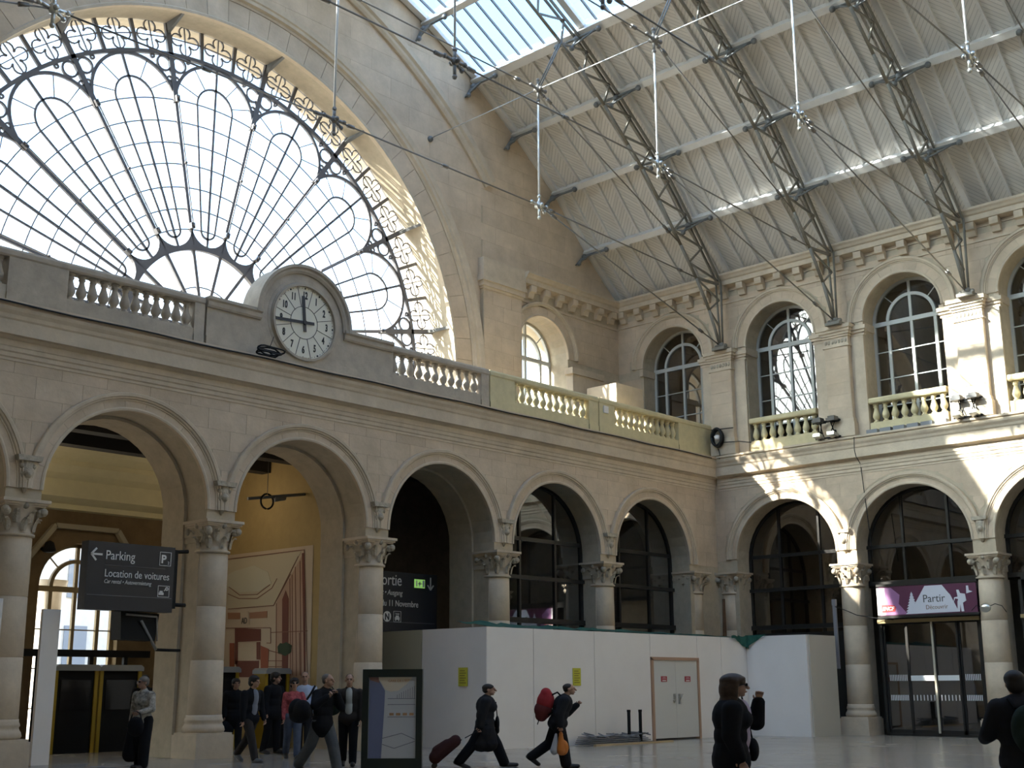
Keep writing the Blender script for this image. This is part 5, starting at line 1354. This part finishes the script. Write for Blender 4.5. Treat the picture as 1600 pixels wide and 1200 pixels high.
flatP([(-.5, 1.86), (-.3, 1.86), (-.28, 1.74), (-.48, 1.8)], mat('poster_brown', (.25, .14, .12), .5), 'corner_detail', -.06)
g = MB()
for k in range(9): g.bar((.1+.045*k, -.058, 1.42), (.1+.045*k, -.058, 1.5+.022*k), .01, .004, (0, 1, 0))
for z in (1.42, 1.3, 1.05): g.bar((-.1, -.058, z), (.48, -.058, z), .012, .004, (0, 1, 0))
for a, b in (((-.2, .62), (.2, .72)), ((.2, .72), (.48, .6)), ((-.2, .5), (.05, .42)), ((.05, .42), (.48, .56))): g.bar((a[0], -.058, a[1]), (b[0], -.058, b[1]), .014, .004, (0, 1, 0))
g.build('poster_drawing', mat('poster_line', (.2, .2, .23), .6), ps)
g = MB()
for k in range(4): g.box(-.06+.14*k, .03+.14*k, -.062, -.054, 1.08, 1.13)
g.build('poster_print', mat('poster_orange', (.5, .28, .14), .6), ps)
text('GARE DE L\u2019EST', .07, mat('poster_orange', (.5, .28, .14), .6), ps, (-.1, -.062, 1.76))
# ================================================================ PEOPLE
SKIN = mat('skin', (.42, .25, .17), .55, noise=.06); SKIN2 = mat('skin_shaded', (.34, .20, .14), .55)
def cloth(name, col, rough=.9, **k): return mat(name, col, rough, spec=.15, **k)
BLK = cloth('black_cloth', (.012, .012, .014)); BLK2 = cloth('charcoal_cloth', (.022, .022, .025)); DKB = cloth('dark_brown_cloth', (.035, .03, .028))
JEANS = cloth('blue_jeans', (.09, .11, .16), noise=.2, nscale=6); GJEANS = cloth('grey_jeans', (.10, .105, .11), noise=.2, nscale=6)
SHOE = mat('dark_shoe', (.02, .018, .017), .5); HAIRD = mat('dark_hair', (.02, .014, .01), .6); HAIRB = mat('brown_hair', (.055, .032, .02), .55, noise=.4, nscale=20); HAIRG = mat('greying_hair', (.16, .14, .12), .7)
LENS = mat('sunglass_lens', (.01, .01, .01), .15); EYE = mat('eye_dark', (.02, .015, .012), .3); LIP = mat('lip', (.33, .13, .11), .5)
def V(*a): return Vector(a)
class Skel(MB):
    def cap(s, a, b, ra, rb, n=10):
        s.tube(tuple(a), tuple(b), ra, n, rb); s.ball(tuple(a), ra, n, 6); s.ball(tuple(b), rb, n, 6); return s
    def ell(s, c, rx, ry, rz, n=14, m=9, R=None):
        k = len(s.v); s.ball((0, 0, 0), 1, n, m, sc=(rx, ry, rz))
        for i in range(k, len(s.v)):
            p = Vector(s.v[i]);
            if R: p = R @ p
            s.v[i] = tuple(p+Vector(c))
        return s
def voxel(mb, vs, name, m, parent, smooth=3, label=None):
    me = bpy.data.meshes.new(name); me.from_pydata(mb.v, [], mb.f); me.materials.append(m)
    o = bpy.data.objects.new(name, me); COL.objects.link(o)
    r = o.modifiers.new('r', 'REMESH'); r.mode = 'VOXEL'; r.voxel_size = vs; r.use_smooth_shade = True
    if smooth: q = o.modifiers.new('s', 'SMOOTH'); q.iterations = smooth; q.factor = .5
    dg = bpy.context.evaluated_depsgraph_get(); me2 = bpy.data.meshes.new_from_object(o.evaluated_get(dg))
    o.modifiers.clear(); o.data = me2
    me2.materials.clear(); me2.materials.append(m); o.parent = parent
    if label: o['label'] = label
    return o
def rotv(v, ax, a): return Matrix.Rotation(a, 3, ax) @ Vector(v)
def person(label, x, y, head_deg, h, pose, wear, group=None):
    """facing +X locally; pose: dict of joint directions; wear: dict of clothing"""
    root = empty('person', (x, y, 0), rz=rad(head_deg), label=label, cat='person', group=group)
    s = h/1.75; root.scale = (s*wear.get('bulk', 1.1), s*wear.get('bulk', 1.1), s)
    P = dict(lean=2, l=(12, 5), r=(-14, 18), la=((.1, .1, -1), (.25, .0, -1)), ra=((-.1, -.1, -1), (.2, 0, -1)), turn=0, nod=0, lcurl=.7, rcurl=.7, fem=False); P.update(pose)
    fem = P['fem']; sw = .165 if fem else .19; hw = .09
    # legs
    J = {}
    for k, sg in (('l', 1), ('r', -1)):
        t, b = P[k]; t = rad(t); b = rad(b); hp = V(0, sg*hw, .92); kn = hp+.44*V(sin(t), 0, -cos(t)); an = kn+.43*V(sin(t-b), 0, -cos(t-b))
        fa = max(-.2, min(.9, -(t-b)*.9)) if (t-b) < -.15 else 0
        J[k] = [hp, kn, an, fa]
    lowest = min(J['l'][2].z-.02-(.10*J['l'][3]), J['r'][2].z-.02-(.10*J['r'][3]))
    dz = .055-lowest
    off = V(0, 0, dz)
    for k in 'lr': J[k][0] = J[k][0]+off; J[k][1] = J[k][1]+off; J[k][2] = J[k][2]+off
    pel = V(0, 0, .95)+off; ln = rad(P['lean']); up = V(sin(ln), 0, cos(ln)); fw = V(cos(ln), 0, -sin(ln)); RL = Matrix.Rotation(ln, 3, 'Y')
    belly = pel+up*.16; chest = pel+up*.36; neck = pel+up*.54; headc = neck+up*.155+V(1, 0, 0)*.035
    arms = {}
    for k, sg in (('la', 1), ('ra', -1)):
        sh = pel+up*.455+V(0, sg*sw, 0); d1, d2 = Vector(P[k][0]).normalized(), Vector(P[k][1]).normalized()
        el = sh+d1*.29; wr = el+d2*.245; arms[k] = (sh, el, wr, d2)
    HR = Matrix.Rotation(rad(P['turn']), 3, 'Z') @ Matrix.Rotation(rad(P['nod']), 3, 'Y')
    def H(a, b, c): return headc+HR @ V(a, b, c)
    def torso(g, e, low=0., wsc=1.):
        g.ell(pel, .105+e, .155*wsc+e, .13+e, R=RL); g.ell(belly, .10+e, (.13 if fem else .15)*wsc+e, .15+e, R=RL)
        g.ell(chest, .115+e, .155*wsc+e, .18+e, R=RL); g.ell(pel+up*.44, .085+e, sw-.01+e, .085+e, R=RL)
        if fem: g.ell(chest+fw*.07+V(0, 0, -.02), .07+e, .12+e, .08+e)
    # body: one continuous surface
    g = Skel(); torso(g, -.012)
    g.cap(neck-up*.06, headc-up*.03, .058 if not fem else .05, .052, 12)
    g.ell(H(-.008, 0, .025), .095, .076, .095, R=HR); g.ell(H(.028, 0, -.045), .065, .056, .07, R=HR); g.ell(H(.055, 0, -.095), .03, .03, .022, R=HR)
    g.cap(H(.092, 0, .02), H(.115, 0, -.022), .011, .017, 8); g.ell(H(.088, 0, -.062), .014, .024, .01, R=HR); g.ell(H(.082, 0, .035), .014, .05, .012, R=HR)
    for sg in (-1, 1): g.ell(H(-.005, sg*.079, -.01), .02, .01, .032, R=HR)
    for k in ('l', 'r'):
        hp, kn, an, fa = J[k]; g.cap(hp, kn, .082, .052); g.cap(kn, kn.lerp(an, .35)+V(-.008, 0, 0), .052, .052); g.cap(kn.lerp(an, .35)+V(-.008, 0, 0), an, .052, .035)
        dr = V(cos(fa), 0, -sin(fa)); g.cap(an-V(0, 0, .02)+dr*(-.02), an-V(0, 0, .03)+dr*.12, .03, .024)
    for k, sg in (('la', 1), ('ra', -1)):
        sh, el, wr, d = arms[k]; g.cap(sh, el, .05, .038); g.cap(el, wr, .038, .026)
        # hand
        side = d.cross(V(0, sg, 0)); side = side.normalized() if side.length > .1 else V(1, 0, 0)   # from little finger to thumb side
        nrm = side.cross(d).normalized()*sg*-1                                   # towards the palm
        curl = P['lcurl' if k == 'la' else 'rcurl']; kn0 = wr+d*.085
        g.ell(wr+d*.05, .001+.03, .016, .045, R=Matrix((side, nrm, d)).transposed())
        for i, (o, L) in enumerate(((-.030, .06), (-.010, .072), (.011, .076), (.031, .07))):
            b0 = kn0+side*o; a1 = curl*.7; dd = d*cos(a1)+nrm*sin(a1); b1 = b0+dd*L*.5; a2 = curl*1.7; dd2 = d*cos(a2)+nrm*sin(a2); b2 = b1+dd2*L*.5
            g.cap(wr+d*.05+side*o*.6, b0, .010, .0095, 7); g.cap(b0, b1, .0095, .0088, 7); g.cap(b1, b2, .0088, .0075, 7)
        t0 = wr+d*.025+side*.024; t1 = t0+(side*.7+d*.6+nrm*.35*curl).normalized()*.035; t2 = t1+(side*.15+d*.8+nrm*.7*curl).normalized()*.032
        g.cap(t0, t1, .012, .010, 7); g.cap(t1, t2, .010, .0085, 7)
        arms[k] = (sh, el, wr, d, kn0)
    voxel(g, .0075, 'body', wear.get('skin', SKIN), root, 2)
    # face details
    if wear.get('face', True):
        for sg in (-1, 1):
            q = MB(); q.ball(tuple(H(.084, sg*.031, .012)), .0115, 8, 5, sc=(.6, 1.1, .7)); q.build('eye', EYE, root)
        q = MB(); q.ball(tuple(H(.098, 0, -.062)), .02, 8, 4, sc=(.35, 1, .35)); q.build('mouth', LIP, root)
    if wear.get('sunglasses'):
        q = Skel()
        for sg in (-1, 1): q.ell(H(.096, sg*.033, .014), .008, .028, .02, R=HR); q.cap(H(.085, sg*.062, .02), H(-.01, sg*.082, .015), .004, .004, 6)
        q.cap(H(.1, -.01, .02), H(.1, .01, .02), .004, .004, 6); q.build('sunglasses', LENS, root)
    # hair
    hr = wear.get('hair')
    if hr:
        hm, style = hr; g = Skel()
        if style == 'short': g.ell(H(-.018, 0, .045), .102, .086, .085, R=HR); g.ell(H(-.045, 0, 0), .068, .08, .08, R=HR)
        elif style == 'crop': g.ell(H(-.022, 0, .04), .094, .079, .085, R=HR); g.ell(H(-.045, 0, 0), .06, .074, .07, R=HR)
        elif style == 'full': g.ell(H(-.02, 0, .05), .112, .1, .095, R=HR); g.ell(H(-.05, 0, -.01), .08, .095, .1, R=HR); g.ell(H(.055, 0, .08), .04, .07, .03, R=HR)
        elif style == 'long':
            g.ell(H(-.02, 0, .055), .118, .1, .09, R=HR); g.ell(H(-.06, 0, -.04), .085, .105, .15, R=HR); g.ell(H(-.06, 0, -.17), .085, .11, .11, R=HR)
            for sg in (-1, 1): g.cap(H(-.005, sg*.082, .05), H(-.03, sg*.085, -.17), .028, .03)
            g.ell(H(.06, 0, .085), .035, .07, .025, R=HR)
        voxel(g, .012, 'hair', hm, root, 2)
    # trousers
    g = Skel(); e = wear.get('leg_e', .018); g.ell(pel-V(0, 0, .02), .118+e*.5, .165+e*.5, .13)
    for k in 'lr':
        hp, kn, an, fa = J[k]; g.cap(hp, kn, .095+e*.6, .066+e); g.cap(kn, an+(an-kn).normalized()*-.01, .066+e, .052+e*1.1)
    voxel(g, .014, 'trousers', wear.get('trousers', BLK), root, 2)
    for k in 'lr':
        an, fa = J[k][2], J[k][3]; g = Skel(); dr = V(cos(fa), 0, -sin(fa)); un = V(sin(fa), 0, cos(fa))
        g.cap(an+V(0, 0, .03), an-un*.03-dr*.035, .055, .052); g.cap(an-un*.03-dr*.02, an-un*.035+dr*.19, .052, .045); g.ell(an-un*.05+dr*.08, .14, .055, .03, R=Matrix.Rotation(fa, 3, 'Y'))
        voxel(g, .012, 'shoe', wear.get('shoes', SHOE), root, 2)
    # top
    e = wear.get('top_e', .03)
    if wear.get('shirt'):
        g = Skel(); torso(g, .012 if not wear.get('open') else .016)
        if wear.get('open'): g.ell(chest+fw*(.04+e), .09, .085, .20, R=RL); g.ell(belly+fw*(.035+e), .085, .085, .2, R=RL); g.ell(pel+fw*(.03+e)+V(0, 0, -.02), .08, .08, .12, R=RL)
        if not wear.get('top'):
            for k in ('la', 'ra'): sh, el, wr, d, kn0 = arms[k]; g.cap(sh, el, .064, .056); 
            if wear.get('sleeves', True):
                for k in ('la', 'ra'): sh, el, wr, d, kn0 = arms[k]; g.cap(el, wr, .054, .044)
        voxel(g, .013, 'shirt', wear['shirt'], root, 2)
    if wear.get('top'):
        g = Skel(); torso(g, e)
        g.cap(neck-up*.05, neck+up*.005, .085, .07, 12)
        for k in ('la', 'ra'): sh, el, wr, d, kn0 = arms[k]; g.cap(sh, el, .062+e*.6, .05+e*.6); g.cap(el, wr+d*.0, .05+e*.6, .04+e*.4)
        L = wear.get('length', .12)
        g.ell(pel-V(0, 0, L*.4), .12+e, .17+e, .1+L*.6)
        if L > .3:
            for sx in (-1, 1): g.cap(pel-V(0, 0, .05), pel-V(-.05*sx, 0, L), .15, .17)
            g.cap(pel+V(0, .06, 0), pel+V(.08, .08, -L), .13, .13); g.cap(pel+V(0, -.06, 0), pel+V(-.08, -.08, -L), .13, .13)
        voxel(g, .015, wear.get('topname', 'jacket'), wear['top'], root, 3)
    root['_'] = 0; del root['_']
    return root, s, dict(pel=pel, chest=chest, neck=neck, headc=headc, arms=arms, J=J, up=up, fw=fw)
def W2(root, v):
    bpy.context.view_layer.update(); return root.matrix_world @ Vector(v)
def bag(name, label, cat, m, mb, loc, rz, sc=1., vox=.02, extra=()):
    r = empty(name, loc, rz=rz, label=label, cat=cat); r.scale = (sc, sc, sc); voxel(mb, vox, 'body', m, r, 3)
    for n_, mm, g in extra: g.build(n_, mm, r)
    return r
RIGHT = -46.8
PATT = mat('patterned_cloth', (.34, .32, .28), .9, noise=.75, nscale=14, spec=.1)
# 1 woman in the patterned jacket
r, s, K = person('woman in sunglasses and pale patterned jacket standing before the ticket kiosks', -25.35, -2.3, -160, 1.86,
    dict(l=(4, 2), r=(-4, 3), la=((.15, .25, -1), (1, -.3, -.25)), ra=((-.05, -.18, -1), (.15, -.05, -1)), turn=-20, fem=True),
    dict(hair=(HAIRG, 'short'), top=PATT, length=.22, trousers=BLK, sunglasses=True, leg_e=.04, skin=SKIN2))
p = W2(r, K['arms']['la'][4]); g = Skel(); g.ell((0, 0, -.2), .1, .2, .19); g.ell((0, 0, -.12), .09, .17, .12)
q = MB(); q.path([(0, -.13, -.05), (0, -.09, .06), (0, 0, .1), (0, .09, .06), (0, .13, -.05)], .012, 5)
bag('handbag', 'black handbag on the arm of the patterned-jacket woman', 'bag', BLK, g, (p.x, p.y, p.z-.06), rad(-160), 1.05, extra=[('handle', BLK, q)])
p = W2(r, K['arms']['ra'][4]); g = Skel(); g.cap((0, 0, 0), (-.03, 0, -.55), .06, .16); g.cap((0, .06, -.05), (.0, .1, -.6), .05, .1)
bag('folded_coat', 'black coat held low by the patterned-jacket woman', 'coat', BLK, g, (p.x, p.y, p.z-.03), rad(-160), 1.)
# 2, 13 dark figures behind
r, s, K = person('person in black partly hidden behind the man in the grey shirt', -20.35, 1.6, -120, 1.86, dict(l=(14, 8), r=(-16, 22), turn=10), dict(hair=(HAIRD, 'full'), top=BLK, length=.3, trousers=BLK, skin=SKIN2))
p = W2(r, K['arms']['ra'][4]); g = Skel(); g.ell((0, 0, -.25), .12, .26, .22); q = MB(); q.path([(0, -.14, -.08), (0, 0, .06), (0, .14, -.08)], .014, 5)
bag('shoulder_bag', 'black bag carried beside the round column at the mural arch', 'bag', BLK, g, (p.x, p.y, p.z), rad(-120), 1., extra=[('handle', BLK, q)])
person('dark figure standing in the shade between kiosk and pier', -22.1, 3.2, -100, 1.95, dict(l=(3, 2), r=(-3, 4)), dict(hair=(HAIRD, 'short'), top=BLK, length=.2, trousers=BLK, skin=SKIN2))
# 3 grey tee
TEE = cloth('grey_tee', (.23, .25, .30)); 
person('young man in open black jacket over a grey shirt, striding towards the hall', -22.4, -2.0, -85, 1.93, dict(l=(-20, 22), r=(22, 6), lean=4, la=((-.05, .2, -1), (.35, .05, -1)), ra=((.1, -.15, -1), (.1, -.05, -1)), turn=10),
    dict(hair=(HAIRD, 'full'), shirt=TEE, open=True, top=BLK, length=.12, trousers=DKB, shoes=mat('grey_shoe', (.09, .09, .09), .6)))
# 4 dark
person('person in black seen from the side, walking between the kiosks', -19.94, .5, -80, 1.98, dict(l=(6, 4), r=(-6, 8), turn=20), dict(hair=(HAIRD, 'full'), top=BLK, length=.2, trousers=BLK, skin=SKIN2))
# 5 red
REDP = mat('red_patterned_cloth', (.45, .11, .12), .9, noise=.6, nscale=12, spec=.1)
person('dark-haired woman in sunglasses with red patterned top and jeans', -20.95, -1.7, -120, 1.84, dict(l=(10, 4), r=(-12, 16), fem=True, la=((.3, .3, -1), (.8, 0, .1))), dict(hair=(HAIRD, 'full'), shirt=REDP, trousers=JEANS, sunglasses=True))
# 6 bald, pale shirt
person('balding man in pale blue shirt behind the group', -19.7, -.5, -130, 2.0, dict(l=(8, 4), r=(-8, 10)), dict(hair=(HAIRG, 'crop'), shirt=cloth('pale_blue_shirt', (.42, .50, .66)), top=None, trousers=BLK2))
# 7 phone man
r, s, K = person('close-cropped man in black jacket, one hand at his mouth, bag on shoulder', -23.7, -6.3, -80, 1.93,
    dict(l=(22, 8), r=(-22, 14), lean=5, la=((.42, .05, -.55), (.08, -.5, .86)), ra=((.35, -.55, -.65), (.75, .55, .75)), turn=15, lcurl=.9, rcurl=1.2),
    dict(hair=(HAIRG, 'crop'), top=BLK, length=.22, trousers=GJEANS, leg_e=.035, top_e=.045))
p = W2(r, K['pel']+V(-.1, -.42, .18)); g = Skel(); g.ell((.05, 0, -.02), .24, .15, .2); g.ell((-.15, 0, 0), .2, .15, .2); g.ell((-.05, 0, -.1), .3, .15, .14); q = MB(); q.path([(.1, .06, .18), (.08, .16, .3), (.06, .24, .42)], .02, 5)
bag('holdall', 'large black holdall slung behind the man with a hand at his mouth', 'bag', BLK, g, tuple(p), rad(-100), 1.1, extra=[('strap', BLK, q)])
# 8 beige shirt man
r, s, K = person('man in dark open jacket and pale shirt beside the poster stand', -21.95, -5.0, -130, 1.9, dict(l=(8, 3), r=(-10, 14), ra=((.3, -.35, -.8), (.7, .45, .6)), rcurl=1.2),
    dict(hair=(HAIRD, 'crop'), shirt=cloth('pale_grey_shirt', (.45, .46, .43)), open=True, top=DKB, length=.1, trousers=BLK))
p = W2(r, K['pel']+V(.12, -.34, .22)); g = Skel(); g.ell((0, 0, 0), .12, .24, .22); g.ell((0, 0, -.08), .13, .25, .16); q = MB(); q.path([(0, -.15, .15), (-.05, 0, .42), (0, .15, .2)], .02, 5)
bag('shoulder_bag', 'dark green shoulder bag on the man by the poster stand', 'bag', cloth('dark_green_cloth', (.02, .03, .022)), g, tuple(p), rad(-130), 1., extra=[('strap', BLK, q)])
# 9 woman with suitcase
r, s, K = person('short-haired woman in long black coat pulling a suitcase past the hoarding', -20.38, -7.61, RIGHT, 1.72, dict(l=(24, 6), r=(-24, 8), lean=3, fem=True, ra=((-.25, -.1, -1), (-.1, .0, -1)), la=((.0, .1, -1), (.55, 0, -1)), turn=-6, rcurl=1.1),
    dict(hair=(HAIRD, 'short'), top=BLK2, topname='coat', length=.44, trousers=BLK, leg_e=.035, top_e=.05, bulk=1.35))
hp = W2(r, K['arms']['ra'][4]); fwd = V(cos(rad(RIGHT)), sin(rad(RIGHT)), 0)
sc_ = empty('suitcase', tuple(V(hp.x, hp.y, 0)-fwd*.84), rz=rad(RIGHT), label='reddish-brown wheeled suitcase pulled by the woman in the long coat', cat='suitcase')
SC = cloth('maroon_cloth', (.055, .022, .02)); g = Skel(); a = rad(52); dirv = V(cos(rad(38)), 0, sin(rad(38))); nn = V(-dirv.z, 0, dirv.x)
for yy in (-.13, 0, .13):
    b0 = V(-.12, yy, .12)+nn*.06; g.cap(b0+dirv*.10, b0+dirv*.62, .14, .125); g.cap(b0+dirv*.2+nn*.08, b0+dirv*.45+nn*.07, .11, .09)
voxel(g, .02, 'body', SC, sc_, 3)
for yy in (-.16, .16): q = MB(); q.loft([[(-.1+.055*cos(t), yy+d, .056+.055*sin(t)) for t in [2*pi*k/12 for k in range(12)]] for d in (-.015, .015)]); q.build('wheel', SHOE, sc_)
q = MB(); e1 = V(-.12, 0, .12)+dirv*.72
for yy in (-.08, .08): q.tube((e1.x, yy, e1.z), (.84, yy, hp.z+.01), .01, 6)
q.tube((.84, -.09, hp.z+.01), (.84, .09, hp.z+.01), .014, 6); q.build('pull_handle', BLACK, sc_)
q = MB(); c = V(-.12, 0, .12)+dirv*.66; q.box(c.x+.08, c.x+.14, -.22, -.2, c.z-.06, c.z+.1); q.build('luggage_tag', SIGNW, sc_)
g = Skel(); g.ell((0, 0, 0), .05, .14, .17); g.ell((0, 0, -.14), .05, .14, .08); p = W2(r, K['pel']+V(.2, .16, -.02)); q = MB(); q.path([(0, 0, .12), (-.03, 0, .45)], .012, 5)
bag('handbag', 'flat black handbag at the side of the suitcase woman', 'bag', BLK, g, tuple(p), rad(RIGHT), 1., extra=[('strap', BLK, q)])
# 10 man with red backpack
r, s, K = person('man in black jacket with a red backpack leaning forward as he walks past the hoarding', -19.5, -8.9, RIGHT, 1.70, dict(l=(-16, 32), r=(10, 3), lean=14, la=((.2, .1, -1), (.65, -.2, .7)), ra=((-.3, -.1, -1), (.05, -.05, -1)), turn=0, nod=0, lcurl=1.2, rcurl=1.2),
    dict(hair=(HAIRD, 'crop'), top=BLK2, length=.1, trousers=BLK, leg_e=.04, top_e=.055, bulk=1.3))
c = K['chest']-K['fw']*.29-K['up']*.06; p = W2(r, c)
g = Skel(); g.ell((0, 0, .05), .19, .2, .25); g.ell((-.03, 0, .22), .12, .17, .12); lo = Skel(); lo.ell((-.01, 0, -.12), .195, .205, .2); lo.ell((-.02, 0, -.26), .13, .17, .11)
bp = empty('backpack', tuple(p), rz=rad(RIGHT), label='red backpack with darker lower half on the leaning man', cat='backpack'); bp.rotation_euler = (0, rad(14), rad(RIGHT))
voxel(g, .018, 'upper_pocket', cloth('red_cloth', (.33, .035, .04)), bp, 3); voxel(lo, .018, 'lower_pocket', cloth('dark_red_cloth', (.13, .03, .03)), bp, 3)
q = MB()
for yy in (-.1, .1): q.path([(.1, yy, .22), (.2, yy*1.2, .3), (.33, yy*1.2, .22), (.34, yy*1.3, .02), (.12, yy*1.3, -.2)], .018, 5)
q.path([(-.05, -.1, -.3), (-.06, -.12, -.44)], .01, 4); q.build('strap', BLK, bp)
p = W2(r, K['arms']['ra'][4]); g = Skel(); g.cap((0, 0, -.08), (0, 0, -.42), .04, .1); g.ell((.04, 0, -.36), .12, .06, .16); w_ = Skel(); w_.cap((-.1, .03, -.1), (-.14, .03, -.42), .03, .09)
pb = empty('carrier_bag', tuple(p), rz=rad(RIGHT), label='orange and white carrier bag in the hand of the backpack man', cat='bag'); voxel(g, .014, 'body', mat('orange_plastic', (.55, .17, .03), .3), pb, 2); voxel(w_, .014, 'white_part', mat('white_plastic', (.42, .42, .44), .4), pb, 2)
q = MB(); q.path([(-.04, 0, -.1), (0, 0, .0), (.04, 0, -.1)], .01, 5); q.build('handle', mat('orange_plastic', (.55, .17, .03), .3), pb)
# 11 lady
r, s, K = person('long-haired woman in sunglasses, black jacket and lilac top with one hand raised', -28.0, -18.85, -52, 1.72, dict(l=(6, 3), r=(-8, 8), fem=True, la=((.8, .15, -.62), (.12, -.1, 1)), ra=((-.1, -.12, -1), (.3, .0, -1)), turn=6, lcurl=.9, rcurl=.6),
    dict(hair=(HAIRB, 'long'), shirt=cloth('lilac_cloth', (.50, .42, .52)), open=True, top=BLK, length=.26, trousers=BLK, sunglasses=True, top_e=.05, bulk=1.3))
p = W2(r, K['pel']+V(.2, .14, .0)); g = Skel(); g.ell((0, 0, 0), .07, .13, .13); q = MB(); q.path([(0, 0, .1), (-.04, .03, .35), (-.1, .05, .6)], .01, 5)
bag('handbag', 'small black handbag at the hip of the long-haired woman', 'bag', BLK, g, tuple(p), rad(-52), 1., extra=[('strap', BLK, q)])
# 12 edge
r, s, K = person('person in dark jacket cut off by the right photo edge', -26.75, -21.55, 40, 1.73, dict(l=(6, 3), r=(-8, 8), la=((.3, .3, -1), (.8, -.1, -.2))), dict(hair=(HAIRD, 'full'), top=BLK2, length=.2, trousers=BLK, top_e=.06))
p = W2(r, K['chest']-K['fw']*.24-K['up']*.12); g = Skel(); g.ell((0, 0, 0), .14, .18, .24); g.ell((-.05, 0, -.1), .14, .16, .16); q = MB()
for yy in (-.1, .1): q.path([(.06, yy, .2), (.16, yy*1.2, .3), (.3, yy*1.2, .24)], .02, 5)
bag('backpack', 'dark backpack on the person at the right photo edge', 'backpack', cloth('dark_green_cloth', (.02, .03, .022)), g, tuple(p), rad(40), 1., extra=[('strap', BLK, q)])

# lettering as plain meshes
bpy.context.view_layer.update()
dg = bpy.context.evaluated_depsgraph_get()
for o in TEXTS:
    me = bpy.data.meshes.new_from_object(o.evaluated_get(dg)); n_ = o.name
    q = bpy.data.objects.new('tmp', me); COL.objects.link(q); q.parent = o.parent; q.location = o.location; q.rotation_euler = o.rotation_euler; q.scale = o.scale
    bpy.data.objects.remove(o); q.name = n_
